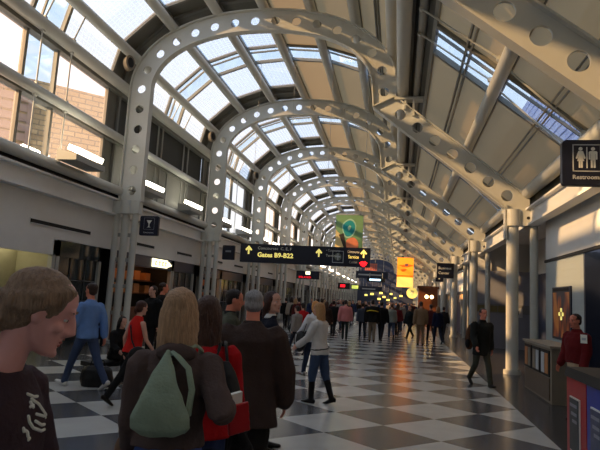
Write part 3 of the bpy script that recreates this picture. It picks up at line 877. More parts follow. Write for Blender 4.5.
# ------------------------------------------------------------------ outside
A_, B_ = Vector((-21.6, 20.7)), Vector((-14.4, 27.8)); dr = (B_ - A_).normalized(); nr = Vector((dr.y, -dr.x))
bld = thing('brick_building', 'tan brick building with louvred panel seen through the left windows', 'building', ((A_.x + B_.x) / 2 , (A_.y + B_.y) / 2, 0))
def bpl(t0, t1, z0, z1, off, dep):
    p0 = A_ + dr * t0 + nr * off; p1 = A_ + dr * t1 + nr * off; q0 = p0 - nr * dep; q1 = p1 - nr * dep; L0 = bld.location
    vs = [(p.x - L0.x, p.y - L0.y, z) for z in (z0, z1) for p in (p0, p1, q1, q0)]
    m = MB(); m.add(vs, [(0, 1, 5, 4), (1, 2, 6, 5), (2, 3, 7, 6), (3, 0, 4, 7), (4, 5, 6, 7), (3, 2, 1, 0)]); return m
LT = (B_ - A_).length
bo = bpl(0, LT, 0, 12, 0, 3).build('wall', M['brick'], bld)
uv = bo.data.uv_layers.new(name='UVMap')
for p in bo.data.polygons:
    for li in p.loop_indices:
        co = bo.data.vertices[bo.data.loops[li].vertex_index].co; uv.data[li].uv = ((co.x * dr.x + co.y * dr.y) if abs(p.normal.z) < .5 else co.x, co.z)
m = MB()
for i in range(17): m = join_mb(m, bpl(-.2, 4.15, 3.2 + i * .5, 3.2 + i * .5 + .36, .18, .14))
m = join_mb(m, bpl(2.6, 2.75, 3, 11.9, .25, .2), bpl(-.3, -.1, 3, 11.9, .25, .2), bpl(4.1, 4.3, 3, 11.9, .25, .2))
m.build('louvre_panel', M['louver'], bld)
lv = thing('louvre_screen', 'blue louvred screen outside the right roof glazing', 'louvre screen', (9, 36, 0))
m = MB(); m2 = MB()
for i in range(22):
    z = 4.6 + i * .58; m.obox((0, 0, z), (.10, 0, .05), (0, 28, 0), (-.06, 0, .16)); m2.obox((.14, 0, z + .29), (.03, 0, 0), (0, 28, 0), (0, 0, .12))
m.build('slat', M['louver_b'], lv); m2.build('backing', M['louver_bd'], lv)
m = MB()
for y in range(-27, 28, 6): m.box(.20, .32, y - .06, y + .06, 0, 17.2)
m.build('post', M['steel_d'], lv)

# ------------------------------------------------------------------ left wall: vents and shopfronts
vt = thing('linear_vent', None, 'vent', group='dark slot vents in the left wall')
b = MB(); b.box(-.01, .02, -1.38, 1.38, -.05, .05); b.build('slot', M['slot'], vt)
b = MB(); b.box(0, .03, -1.42, 1.42, .05, .07); b.box(0, .03, -1.42, 1.42, -.07, -.05); b.build('frame', M['wall'], vt)
slots = [(13.82, 1, 'long dark slot vent left of the triple column with the glass symbol sign'), (19.0, .5, 'short dark slot vent just right of the glass symbol sign'), (22.8, .58, 'dark slot vent above the shop with the lit sign'),
         (27.4, .5, 'dark slot vent under the left end of the hanging gates sign'), (31.2, .6, 'dark slot vent beyond the second complete arch'), (35.6, .5, 'small dark slot vent past the third complete arch'), (39.4, .5, 'small far slot vent before the fourth complete arch')]
for i, (y, s_, l) in enumerate(slots):
    o = vt if i == 0 else dup(vt)
    o.location = (-9.35, y, 3.36); o.scale = (1, s_, 1); o['label'] = l

def storefront(name, label, y0, y1, top=2.98, kind='glass', depth=2.2, group=None, hdr=None):
    """open or glazed shop between two Y on the left wall"""
    r = thing(name, label, 'shop', (-9.4, (y0 + y1) / 2, 0), 0, group); yc = (y0 + y1) / 2; a, b_ = y0 - yc, y1 - yc
    m = MB(); m.box(-.10, .06, a, b_, top - .42, top + .02) ; hd = m.build('header', M[hdr or ('navyp' if kind != 'niche' else 'wall')], r)
    m = MB(); m.box(-.08, .06, a, a + .14, 0, top); m.build('post', M['steel_d'], r)
    m = MB(); m.box(-.08, .06, b_ - .14, b_, 0, top); m.build('post', M['steel_d'], r)
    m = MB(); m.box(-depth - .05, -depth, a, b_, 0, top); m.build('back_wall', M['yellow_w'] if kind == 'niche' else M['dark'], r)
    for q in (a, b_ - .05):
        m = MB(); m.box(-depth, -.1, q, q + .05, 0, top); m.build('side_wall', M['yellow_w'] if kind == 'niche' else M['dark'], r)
    m = MB(); m.box(-depth, -.1, a, b_, top, top + .05); m.build('soffit', M['soffit'], r)
    if kind == 'glass':
        m = MB(); m.box(-.04, -.02, a + .14, b_ - .14, 0, top - .42); m.build('glass_panel', M['dkglass'], r)
        m = MB()
        n = max(2, round((b_ - a) / .85))
        for i in range(1, n): q = a + (b_ - a) * i / n; m.box(-.02, .01, q - .018, q + .018, 0, top - .42)
        for z in (.7, 1.3, 1.9): m.box(-.02, .01, a + .14, b_ - .14, z - .015, z + .015)
        m.build('mullion', M['mull'], r)
    if kind == 'open':
        m = MB(); m.box(-min(1.0, depth - .1), -.25, a + .3, b_ - .3, 0, 1.05); m.build('counter', M['wood'], r)
        for z in (1.55, 2.05):
            m = MB(); m.box(-depth + .02, -depth + .40, a + .2, b_ - .2, z, z + .05); sh = m.build('shelf', M['wood'], r)
            for i in range(5):
                q = a + .35 + i * (b_ - a - .7) / 4.6; m = MB(); m.box(-depth + .05, -depth + .32, q, q + .42, z + .05, z + .05 + .30 + .05 * (i % 2)); m.build('goods', M['gold'], sh)
        m = MB(); m.box(-depth + .3, -.25, a + .4, b_ - .4, top - .10, top - .04); m.build('ceiling_light', M['warm'], r)
    if kind == 'niche':
        m = MB(); m.box(-depth + .15, -depth + .35, a + .3, b_ - .3, top - .10, top - .05); m.build('ceiling_light', M['niche_l'], r)
    return r
M['niche_l'] = emit('niche_lamp', (1., .95, .80), 6.)
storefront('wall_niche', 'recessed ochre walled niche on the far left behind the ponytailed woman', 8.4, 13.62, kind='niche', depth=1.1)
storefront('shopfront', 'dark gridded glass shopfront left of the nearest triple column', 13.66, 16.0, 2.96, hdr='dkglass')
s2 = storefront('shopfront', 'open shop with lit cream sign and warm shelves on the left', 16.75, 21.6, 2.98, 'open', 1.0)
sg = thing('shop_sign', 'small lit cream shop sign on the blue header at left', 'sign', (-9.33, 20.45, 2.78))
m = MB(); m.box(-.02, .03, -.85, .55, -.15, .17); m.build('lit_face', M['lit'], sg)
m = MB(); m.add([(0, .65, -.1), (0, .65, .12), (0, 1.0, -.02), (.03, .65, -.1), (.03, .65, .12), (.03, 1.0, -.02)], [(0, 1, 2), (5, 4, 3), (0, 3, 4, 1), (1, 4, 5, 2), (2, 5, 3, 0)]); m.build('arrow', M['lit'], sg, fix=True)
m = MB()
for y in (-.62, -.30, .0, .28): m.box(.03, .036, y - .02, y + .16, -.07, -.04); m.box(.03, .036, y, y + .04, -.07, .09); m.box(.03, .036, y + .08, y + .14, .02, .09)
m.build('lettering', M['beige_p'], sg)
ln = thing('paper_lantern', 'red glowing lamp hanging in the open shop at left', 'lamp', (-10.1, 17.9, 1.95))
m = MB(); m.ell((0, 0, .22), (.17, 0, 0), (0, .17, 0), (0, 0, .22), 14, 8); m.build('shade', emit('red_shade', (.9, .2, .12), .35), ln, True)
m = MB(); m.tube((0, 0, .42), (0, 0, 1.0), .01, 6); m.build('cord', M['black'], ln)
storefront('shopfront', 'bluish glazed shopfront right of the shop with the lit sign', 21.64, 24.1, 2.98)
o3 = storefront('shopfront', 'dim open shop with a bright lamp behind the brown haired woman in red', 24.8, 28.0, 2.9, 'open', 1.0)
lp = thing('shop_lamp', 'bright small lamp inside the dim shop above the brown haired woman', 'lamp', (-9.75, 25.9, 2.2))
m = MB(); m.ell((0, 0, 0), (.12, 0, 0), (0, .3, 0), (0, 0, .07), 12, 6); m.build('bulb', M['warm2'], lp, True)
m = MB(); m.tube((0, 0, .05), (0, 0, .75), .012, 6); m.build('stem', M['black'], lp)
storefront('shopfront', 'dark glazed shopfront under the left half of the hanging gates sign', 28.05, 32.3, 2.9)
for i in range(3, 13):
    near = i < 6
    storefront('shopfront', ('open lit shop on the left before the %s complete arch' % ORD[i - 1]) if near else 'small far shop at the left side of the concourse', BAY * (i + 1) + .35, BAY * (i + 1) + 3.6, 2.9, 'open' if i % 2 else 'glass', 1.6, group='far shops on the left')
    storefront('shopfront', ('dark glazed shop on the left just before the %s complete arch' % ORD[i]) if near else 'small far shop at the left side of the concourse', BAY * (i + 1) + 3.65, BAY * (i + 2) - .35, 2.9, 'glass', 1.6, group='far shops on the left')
# wall between shops
m = MB(); m.box(-12.6, -12.5, Y0, Y1, 0, 3.1); struct(m.build('wall_left_back', M['dark']))
m = MB(); m.box(-12.5, -9.42, Y0, Y1, 3.03, 3.10); struct(m.build('ceiling', M['soffit']))
m = MB(); m.box(-9.46, -9.38, Y0, 8.4, 0, 3.0); struct(m.build('wall_left_near', M['wall']))

# ------------------------------------------------------------------ right side
m = MB(); m.box(4.0, 4.12, Y0, 16.1, 3.16, 4.75); struct(m.build('wall_right', M['wall_l']))
m = MB(); m.box(3.96, 4.02, Y0, 16.1, 3.10, 3.17); struct(m.build('trim_8', M['dark']))
m = MB(); m.box(4.0, 4.12, 12.95, 16.1, 0, 3.12); struct(m.build('wall_right_siding', M['siding']))
m = MB(); m.box(4.0, 4.7, 12.85, 12.95, 0, 3.12); struct(m.build('wall_right_return', M['navyp']))
m = MB(); m.box(4.7, 4.8, Y0, 12.95, 0, 3.12); struct(m.build('wall_right_recess', M['dkglass']))
m = MB(); m.box(4.0, 7.6, Y0, Y1, 4.75, 4.85); struct(m.build('ceiling_right', M['wall_l']))
m = MB(); m.box(4.12, 5.9, 16.0, 16.1, 0, 4.75); struct(m.build('wall_right_end', M['blueglass']))
m = MB(); m.box(5.9, 6.0, 16.1, Y1, 0, 4.75); struct(m.build('wall_right_back', M['blueglass']))
m = MB(); m.box(3.35, 5.9, 26.0, 26.12, 0, 3.45); struct(m.build('wall_partition', M['partition']))
m = MB(); m.box(3.35, 5.9, 26.5, 26.6, 3.2, 4.75); struct(m.build('wall_partition_upper', M['wall']))
m = MB(); m.box(5.85, 5.9, 16.1, 26.0, 3.3, 4.75); struct(m.build('wall_right_upper', M['wall']))
m = MB(); m.box(3.35, 5.9, 25.97, 26.0, 1.55, 1.95); struct(m.build('trim_9', mat('stripe', (.50, .50, .50), .5)))
pn = thing('notice_strip', 'muted ochre notice strip on the grey partition', 'notice', (4.15, 25.955, 1.60))
for x in (-.45, .05, .48): m = MB(); m.box(x - .2, x + .2, -.01, .01, 0, .28); m.build('panel', mat('ochre_notice', (.48, .44, .30), .6), pn)
pn = thing('notice_plate', 'small pale square notice on the grey partition beside the sunlit column', 'notice', (5.25, 25.955, 1.40))
m = MB(); m.box(-.22, .22, -.012, .012, 0, .42); m.build('plate', M['grey_l'], pn)
m = MB(); m.box(-.07, .07, -.018, -.012, .12, .30); m.build('mark', M['black'], pn)
ps = thing('poster', 'framed orange and violet poster on the grey siding wall', 'poster', (3.985, 14.55, 1.10))
m = MB(); m.box(-.02, .01, -.78, .78, 0, 1.30); m.build('frame', M['navyp'], ps)
m = MB(); m.box(-.03, -.02, -.68, .68, .06, 1.16); pr = m.build('print', M['poster'], ps)
m = MB(); m.box(-.034, -.03, -.66, .66, 1.19, 1.27); m.build('title_band', M['black'], ps)
m = MB()
for y, z in ((-.05, .72), (-.18, .62), (.10, .62), (-.05, .52)): m.box(-.034, -.03, y - .07, y + .07, z - .04, z + .05)
m.build('lettering', M['creamy'], ps)
# bays beyond the partition: pilasters and dark openings on the right
for i in range(3, 13):
    y = BAY * i
    r = thing('shopfront', ['bluish glazed shopfront on the right behind the uniformed man', 'second bluish shopfront beyond the uniformed man on the right', 'third bluish shopfront on the right side'][i - 3] if i < 6 else 'small far bluish shopfront on the right side', 'shop', (4.1, y + 4.6, 0), 0, 'bluish shopfronts along the right')
    y0_ = 1.9 - 4.6 if i == 3 else -3.9
    m = MB(); m.box(-.1, .1, y0_, 3.4, 2.7, 4.1); m.build('header', M['wall'], r)
    m = MB(); m.box(0, .04, y0_, 3.4, 0, 2.7); m.build('glass_panel', M['blueglass'], r)
    for q in (y0_, -.3, 3.2): m = MB(); m.box(-.1, .1, q, q + .2, 0, 2.7); m.build('post', M['steel_d'], r)
    m = MB(); m.box(-.06, -.02, -1.2, .8, 2.2, 2.5); m.build('lit_strip', emit('dim_warm_strip', (1., .7, .4), .5), r)

# magazine rack
kx, ky = 2.98, 11.6
rk = thing('magazine_rack', 'beige laminate magazine rack with windowed front by the right wall', 'rack', (kx, ky, 0))
m = MB(); m.box(0, .52, -.02, 2.3, 0, 1.06); m.build('cabinet', M['beige_p'], rk)
m = MB(); m.box(-.04, .56, -.06, 2.34, 1.06, 1.11); m.build('top', mat('rack_top', (.60, .56, .50), .4), rk)
for i in range(3):
    y = .10 + i * .73; m = MB(); m.box(-.02, .0, y, y + .66, .50, 1.01); d = m.build('door', M['black'], rk)
    for j in range(2):
        q = y + .07 + j * .28; m = MB(); m.box(-.03, -.02, q, q + .23, .55, .95); m.build('magazine', [M['gold'], M['grey_l'], M['beige_p']][(i + j) % 3], d)
m = MB(); m.box(-.02, .0, .1, 2.2, .05, .48); m.build('lower_panel', mat('rack_panel', (.38, .32, .27), .5), rk)

# newspaper boxes facing the concourse
def newsbox(label, y, mm, ad):
    r = thing('newspaper_box', label, 'newspaper box', (NBX, y, 0))
    m = MB(); m.box(0, .48, -.26, .26, .16, 1.22); m.build('body', mm, r)
    m = MB(); m.box(.04, .44, -.22, .22, 0, .16); m.build('pedestal', M['black'], r)
    m = MB(); m.poly([(-.02, 1.22), (.50, 1.22), (.50, 1.31), (.0, 1.30)], -.27, .27); m.build('hood', M['black'], r)
    m = MB(); m.box(-.012, 0, -.12, .14, .60, 1.06); d = m.build('door', M['white'], r)
    m = MB(); m.box(-.018, -.012, -.108, .128, .612, 1.048); m.build('newspaper', ad, d)
    m = MB()
    for i, z in enumerate((.98, .91, .85)): m.box(-.022, -.018, -.08, .10 - i * .03, z, z + .025)
    m.build('lettering', M['partition'], d)
    m = MB(); m.box(-.05, -.012, -.20, .20, .42, .46); m.build('handle', M['black'], r)
    return r
NBX = 1.545
newsbox('red newspaper box with framed dark front at lower right', 5.24, M['red_p'], mat('dark_print', (.16, .20, .22), .4, 0, .3, 14))
newsbox('blue newspaper box cut by the lower right corner', 4.70, M['blue_p'], mat('blue_print', (.26, .29, .40), .4, 0, .3, 14))

# ------------------------------------------------------------------ signs
def arrow_up(mb, x, z, s, y0, y1):
    mb.poly([(x, z + s), (x - .55 * s, z + .42 * s), (x - .38 * s, z + .24 * s), (x - .12 * s, z + .5 * s), (x - .12 * s, z - .25 * s), (x + .12 * s, z - .25 * s), (x + .12 * s, z + .5 * s), (x + .38 * s, z + .24 * s), (x + .55 * s, z + .42 * s)], y0, y1)
SY = 20.0
gs = thing('hanging_sign', 'long navy hanging gates sign with arrows over the crowd', 'sign', (-3.49, SY, 2.98)); gs.scale = (.935, 1, 1)
m = MB(); m.box(-2.62, 2.62, -.10, .10, 0, .70); m.build('panel', M['navy'], gs)
m = MB()
for x in (-2.3, -.8, .8, 2.3): m.tube((x, 0, .70), (x, 0, 8.0), .008, 6)
hr = m.build('hanger_rod', M['steel_d'], gs)
for x_, z_, s_ in ((-2.27, .37, .26), (.60, .37, .24), (2.36, .40, .24)): m = MB(); arrow_up(m, x_, z_, s_, -.112, -.10); m.build('arrow', M['creamy'], gs)
text('Concourses  C, E, F', .15, (-1.90, -.104, .50), gs, M['white'], sx=1.15)
text('Gates B9-B22', .24, (-1.90, -.104, .22), gs, M['creamy'], sx=1.1, bold=.006)
text('• Concourse', .13, (1.0 - .12, -.104, .52), gs, M['grey_l'], sx=.85)
text('Terminal', .13, (1.0 - .12, -.104, .33), gs, M['white'], sx=.95)
text('Concourse', .14, (1.72, -.104, .50), gs, M['white'], sx=.75)
text('Service', .18, (1.76, -.104, .30), gs, M['creamy'], sx=.8)
text('Center', .14, (1.80, -.104, .12), gs, M['grey_l'], sx=.8)
m = MB(); m.poly([(2.20, .16), (2.32, .22), (2.36, .19), (2.42, .22), (2.52, .16), (2.46, .06), (2.36, .0), (2.26, .06)], -.115, -.10); m.build('red_mark', M['red_l'], gs)
# square emblem
m = MB(); X0, Z0, S = 1.36, .34, .22
for a_, b_, c_, d_ in ((-S, S, S - .02, S), (-S, S, -S, -S + .02), (-S, -S + .02, -S, S), (S - .02, S, -S, S)): m.box(X0 + a_, X0 + b_, -.108, -.10, Z0 + c_, Z0 + d_)
m.build('emblem_border', M['grey_l'], gs)
m = MB(); m.poly([(X0 + .14 * math.cos(t_ * PI / 10), Z0 + .14 * math.sin(t_ * PI / 10)) for t_ in range(20)], -.107, -.10)
m.build('emblem', mat('emblem_grey', (.42, .45, .42), .5, 0, .4, 22), gs)
m = MB(); m.box(X0 - .10, X0 + .10, -.111, -.107, Z0 - .02, Z0 + .03); m.box(X0 - .02, X0 + .02, -.111, -.107, Z0 - .12, Z0 + .12); m.build('emblem_bars', M['grey_l'], gs)
text('Terminal', .13, (-.55 + .0, -.104, .50), gs, M['grey_l'], sx=.0001) if 0 else None

def icon_border(mb, x, z, w, h, t, y0, y1):
    mb.box(x - w, x + w, y0, y1, z + h - t, z + h); mb.box(x - w, x + w, y0, y1, z - h, z - h + t)
    mb.box(x - w, x - w + t, y0, y1, z - h, z + h); mb.box(x + w - t, x + w, y0, y1, z - h, z + h)
def rounded(w, h, r, n=5):
    P = []
    for cx_, cz_, a0 in ((w - r, h - r, 0), (-w + r, h - r, 90), (-w + r, -h + r, 180), (w - r, -h + r, 270)):
        for i in range(n + 1): a = R(a0 + 90 * i / n); P.append((cx_ + r * math.cos(a), cz_ + r * math.sin(a)))
    return P
rs = thing('restroom_sign', 'navy restrooms sign with man and woman symbols at the right edge', 'sign', (2.51, 8.0, 3.86))
m = MB(); m.poly(rounded(.315, .325, .06), -.05, .05); m.build('panel', M['navy'], rs, fix=True)
m = MB(); m.box(.315, .66, -.03, .03, .1, .16); m.box(.315, .66, -.03, .03, -.16, -.1); m.build('bracket', M['steel_d'], rs)
m = MB(); icon_border(m, -.035 + .04, .065, .185, .195, .014, -.058, -.05); m.build('symbol_border', M['grey_l'], rs)
m = MB()
def circ(mb, x, z, r, y0, y1): mb.poly([(x + r * math.cos(t_ * PI / 8), z + r * math.sin(t_ * PI / 8)) for t_ in range(16)], y0, y1)
yA, yB = -.058, -.05
circ(m, -.075, .195, .026, yA, yB); m.poly([(-.105, .163), (-.045, .163), (-.01, .06), (-.03, .05), (-.055, .11), (-.03, .02), (-.05, .02), (-.05, -.075), (-.072, -.075), (-.072, .02), (-.078, .02), (-.078, -.075), (-.10, -.075), (-.10, .02), (-.12, .02), (-.095, .11), (-.12, .05), (-.14, .06)], yA, yB)
m.build('woman_symbol', M['white'], rs)
m = MB(); m.box(.0, .012, yA, yB, -.08, .22); m.build('divider', M['white'], rs)
m = MB(); circ(m, .085, .195, .026, yA, yB); m.poly([(.045, .163), (.125, .163), (.14, .15), (.14, .045), (.12, .045), (.12, .125), (.115, .125), (.115, -.075), (.09, -.075), (.09, .03), (.08, .03), (.08, -.075), (.055, -.075), (.055, .125), (.05, .125), (.05, .045), (.03, .045), (.03, .15)], yA, yB); m.build('man_symbol', M['white'], rs)
text('Restrooms', .085, (.005, -.055, -.235), rs, M['grey_l'], align='CENTER', sx=1.0, bold=.001)

bs = thing('bar_sign', 'small navy sign with a cocktail glass symbol on the left triple column', 'sign', (-7.98, 16.35, 3.79))
m = MB(); m.poly(rounded(.32, .32, .05), -.05, .05); m.build('panel', M['navy'], bs, fix=True)
m = MB(); m.box(-.45, -.32, -.03, .03, .1, .16); m.build('bracket', M['steel_d'], bs)
m = MB(); icon_border(m, 0, .07, .18, .19, .008, -.056, -.05); m.build('symbol_border', M['partition'], bs)
m = MB(); m.poly([(-.09, .18), (.09, .18), (.015, .06), (.015, -.03), (.07, -.05), (-.07, -.05), (-.015, -.03), (-.015, .06)], -.06, -.05); m.build('glass_symbol', M['white'], bs)
text('Concessions', .07, (0, -.055, -.24), bs, M['grey_l'], align='CENTER', sx=1.0)
# same kind of square sign farther along
b2 = thing('bar_sign', 'small dark square sign under the left part of the gates sign', 'sign', (-7.9, 24.6, 3.66))
m = MB(); m.poly(rounded(.30, .34, .05), -.05, .05); m.build('panel', M['navy'], b2, fix=True)
m = MB(); m.box(-.15, .12, -.056, -.05, .02, .10); m.build('symbol', M['partition'], b2)

bc = thing('projecting_sign', 'navy two line sign projecting from a right column', 'sign', (2.62, 32.3, 3.30))
m = MB(); m.box(-.48, .46, -.08, .08, 0, .86); m.build('panel', M['navy'], bc)
text('Business', .21, (-.40, -.084, .50), bc, M['white'], sx=1.0)
text('Center', .21, (-.40, -.084, .22), bc, M['white'], sx=1.0)
m = MB(); m.box(-.55, -.10, -.07, .07, -.22, .0); m.build('lower_tab', M['navy'], bc)
m = MB(); m.box(-.38, -.30, -.08, -.07, -.08, -.02); m.build('tab_mark', M['white'], bc)

def flatsign(u, v, wpx, hpx, Y, name, label, m_, deep=.15, hang=0.):
    c = spot(u, v, Y); wv = wpx / F_PX * Y; h = hpx / F_PX * Y
    r = thing(name, label, 'sign', (c.x, c.y, c.z - h / 2))
    m = MB(); m.box(-wv / 2, wv / 2, -deep / 2, deep / 2, 0, h); m.build('panel', m_, r)
    if hang:
        m = MB()
        for q in (-.35, .35): m.tube((q * wv, 0, h), (q * wv, 0, h + hang), .02, 6)
        m.build('hanger_rod', M['steel_d'], r)
    return r, wv, h
r, w_, h_ = flatsign(308, 275, 23, 8, 33, 'gate_sign', 'dark gate sign with pale square and red letters under the gates sign', M['navy'], hang=1.)
m = MB(); m.box(-.14, .14, -.09, -.075, h_ * .55, h_ * .95); m.build('lit_number', M['lit'], r); text('DELAYED', .16, (-.55, -.08, .05), r, M['red_l'], sx=1.1)
r, w_, h_ = flatsign(372, 275, 32, 7, 36, 'gate_sign', 'blue hanging gate sign right below the end of the gates sign', M['navyp'], hang=1.)
m = MB(); m.box(-w_ * .42, w_ * .3, -.09, -.075, h_ * .4, h_ * .6); m.build('lettering', M['grey_l'], r)
r, w_, h_ = flatsign(376, 280, 18, 4, 33, 'screen_sign', 'narrow sign with a glowing pale screen beneath the blue gate sign', M['black'], hang=.3)
m = MB(); m.box(-w_ * .36, w_ * .25, -.09, -.075, h_ * .3, h_ * .75); m.build('screen', M['blue_l'], r)
r, w_, h_ = flatsign(344, 286, 12, 6, 48, 'gate_sign', 'small sign with red lit letters beside a yellow sign', M['black'], hang=1.)
m = MB(); m.box(-w_ * .3, w_ * .1, -.09, -.075, h_ * .3, h_ * .75); m.build('lit_number', M['red_l'], r)
r, w_, h_ = flatsign(355, 287, 9, 5, 48, 'gate_sign', 'small yellow green lit sign over the man in pink', M['navy'], hang=1.)
m = MB(); m.box(-w_ * .36, w_ * .36, -.09, -.075, h_ * .15, h_ * .8); m.build('lit_face', emit('yellow_green', (.80, .85, .40), .8), r)
r, w_, h_ = flatsign(371, 289, 22, 5, 52, 'gate_sign', 'wide dark blue far gate sign behind the yellow striped jacket', M['navyp'], hang=1.)
m = MB(); m.box(-w_ * .4, w_ * .2, -.09, -.075, h_ * .4, h_ * .6); m.build('lettering', M['grey_l'], r)
r, w_, h_ = flatsign(371, 267, 12, 7, 50, 'red_banner', 'salmon pink striped hanging panel right of the gates sign end', mat('salmon_panel', (.78, .44, .38), .6), hang=1.5)
m = MB()
for q in range(5): m.box(-w_ * .42 + q * w_ * .19, -w_ * .42 + q * w_ * .19 + w_ * .06, -.09, -.075, h_ * .1, h_ * .8)
m.build('stripe', M['purple_mark'], r)
# round clock-like lit disc and brown kiosk
c = spot(412, 293, 58); r = thing('round_sign', 'round pale yellow lit sign over the far crowd', 'sign', c)
m = MB(); m.loft([((0, -.08, 0), (.58, 0, 0), (0, 0, .58)), ((0, .08, 0), (.58, 0, 0), (0, 0, .58))], 24); m.build('disc', emit('pale_yellow_disc', (.88, .80, .42), .75), r, True)
m = MB(); m.poly([(-.05, -.35), (.1, -.3), (.2, .2), (-.1, .3), (-.25, 0)], -.10, -.08); m.build('mark', mat('pale_mark', (.9, .88, .7), .6), r)
m = MB(); m.tube((0, .0, .55), (0, 0, 4.), .03, 6); m.build('hanger_rod', M['steel_d'], r)
c = ground(427, 326); r = thing('wood_kiosk', 'brown kiosk with two round lights behind the uniformed man', 'kiosk', (c.x, c.y, 0))
hgt = .0
m = MB(); m.box(-.75, .75, -.6, .6, 0, 3.0); m.build('body', M['wood'], r)
m = MB(); m.box(-.85, .85, -.7, .7, 3.0, 3.2); m.build('cornice', M['wood'], r)
for q in (-.12, .28):
    m = MB(); m.ell((q, -.63, 2.35), (.15, 0, 0), (0, .05, 0), (0, 0, .15), 12, 6); m.build('round_light', M['warm2'], r, True)
# banners
by = BAY * 5.05
tl, br_ = spot(335.5, 213, by), spot(362, 256, by)
bn = thing('hanging_banner', 'green hanging banner with teal oval and salmon shape', 'banner', ((tl.x + br_.x) / 2, by, br_.z))
W_, H_ = (br_.x - tl.x) / 2, tl.z - br_.z
m = MB(); m.box(-W_, W_, -.02, .02, 0, H_); m.build('cloth', M['greenb'], bn)
m = MB(); m.tube((-W_ - .05, 0, H_), (W_ + .05, 0, H_), .04, 10); m.tube((-W_ * .8, 0, H_), (-W_ * .8, 0, H_ + 1.6), .015, 6); m.tube((W_ * .8, 0, H_), (W_ * .8, 0, H_ + 1.6), .015, 6); m.build('top_rod', M['steel_d'], bn)
def blob(cx_, cz_, rx, rz_, y, n=20, wob=.0, ph=0):
    return [(cx_ + rx * math.cos(2 * PI * i / n) * (1 + wob * math.sin(3 * 2 * PI * i / n + ph)), cz_ + rz_ * math.sin(2 * PI * i / n) * (1 + wob * math.sin(2 * 2 * PI * i / n + ph))) for i in range(n)]
m = MB(); m.poly([(-W_, 0), (-W_ * .1, 0), (-W_ * .45, H_ * .45), (-W_, H_ * .62)], -.03, -.02); m.build('tan_patch', M['tan_b'], bn)
m = MB(); m.poly(blob(-.02 * W_, H_ * .66, W_ * .52, H_ * .24, 0, 20, .08), -.032, -.02); m.build('pale_outline', M['tealr'], bn)
m = MB(); m.poly(blob(-.02 * W_, H_ * .66, W_ * .44, H_ * .20, 0, 20, .08), -.04, -.02); m.build('teal_oval', M['teal'], bn)
m = MB(); m.poly(blob(.0, H_ * .67, W_ * .12, H_ * .06, 0, 10, .3), -.045, -.02); m.build('white_patch', M['tealr'], bn)
m = MB(); m.poly(blob(.22 * W_, H_ * .24, W_ * .45, H_ * .22, 0, 20, .12, 1), -.038, -.02); m.build('salmon_shape', M['salmon'], bn)
m = MB(); m.poly([(-W_ * .75, H_ * .50), (-W_ * .4, H_ * .54), (-W_ * .1, H_ * .12), (W_ * .05, 0), (-W_ * .15, 0), (-W_ * .4, H_ * .22)], -.042, -.02); m.build('dark_streak', M['umber'], bn)
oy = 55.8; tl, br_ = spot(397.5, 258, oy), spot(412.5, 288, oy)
ob = thing('sunlit_banner', 'orange banner with sun glow painted in, hanging far down the concourse', 'banner', ((tl.x + br_.x) / 2, oy, br_.z)); W_, H_ = (br_.x - tl.x) / 2, tl.z - br_.z
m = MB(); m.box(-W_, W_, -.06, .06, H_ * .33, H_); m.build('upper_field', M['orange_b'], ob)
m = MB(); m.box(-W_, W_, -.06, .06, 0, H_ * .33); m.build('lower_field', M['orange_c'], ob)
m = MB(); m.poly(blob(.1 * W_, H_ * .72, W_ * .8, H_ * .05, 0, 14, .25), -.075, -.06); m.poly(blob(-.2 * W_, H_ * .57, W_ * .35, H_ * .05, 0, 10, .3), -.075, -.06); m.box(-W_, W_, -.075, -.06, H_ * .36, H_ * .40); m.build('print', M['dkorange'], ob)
m = MB(); m.poly(blob(.15 * W_, H_ * .75, W_ * .25, H_ * .05, 0, 10, .2), -.085, -.07); m.build('violet_print', M['purple_mark'], ob)
m = MB(); m.tube((-W_ * .8, 0, H_), (-W_ * .8, 0, H_ + 4), .015, 6); m.tube((W_ * .8, 0, H_), (W_ * .8, 0, H_ + 4), .015, 6); m.build('hanger_rod', M['steel_d'], ob)
# small gate lights far away
gl = thing('gate_light', 'one of the small yellow lit boxes over the far crowd', 'sign', (0, 0, 0), group='far lit gate boxes')
m = MB(); m.box(-.24, .24, -.1, .1, -.14, .14); m.build('lit_face', emit('gate_yellow', (.95, .88, .45), 1.1), gl)
m = MB(); m.tube((0, 0, .18), (0, 0, 2.), .02, 6); m.build('hanger_rod', M['steel_d'], gl)
for i, (u, v) in enumerate(((372, 294), (381, 293), (384, 297), (391, 294), (379, 299), (366, 295), (395, 298), (388, 300), (401, 296))):
    o = gl if i == 0 else dup(gl); o.location = spot(u, v, 76 + (i * 7) % 22)
# end wall
m = MB(); m.box(-12.5, 8, Y1, Y1 + .3, 0, 12.5); struct(m.build('wall_end', M['blueglass']))
m = MB(); m.box(-12.5, 8, Y0 - .3, Y0, 0, 12.5); struct(m.build('wall_rear', M['wall']))

# ------------------------------------------------------------------ people
def put_head(root, J, u, v, depth):
    """stand a figure so that its head is where the photograph sees it"""
    w_ = spot(u, v, depth); a = root.rotation_euler[2]; h = J['head']; k = max(.86, min(1.14, w_.z / h.z))
    root.location = (w_.x - (k * (h.x * math.cos(a) - h.y * math.sin(a))), w_.y - k * (h.x * math.sin(a) + h.y * math.cos(a)), 0)
    root.scale = (k, k, k)
    return w_
DARKH = (.17, .12, .10); BLOND = (.66, .52, .38); BROWNH = (.30, .20, .16); GREYH = (.50, .49, .49)
WALK = ((20, 6), (-16, 22)); WALK2 = ((-16, 24), (22, 8)); STAND = ((3, 3), (-2, 4))
black = cloth('black_fabric', (.09, .09, .095)); leather = cloth('black_leather', (.11, .11, .115), .45, .15)

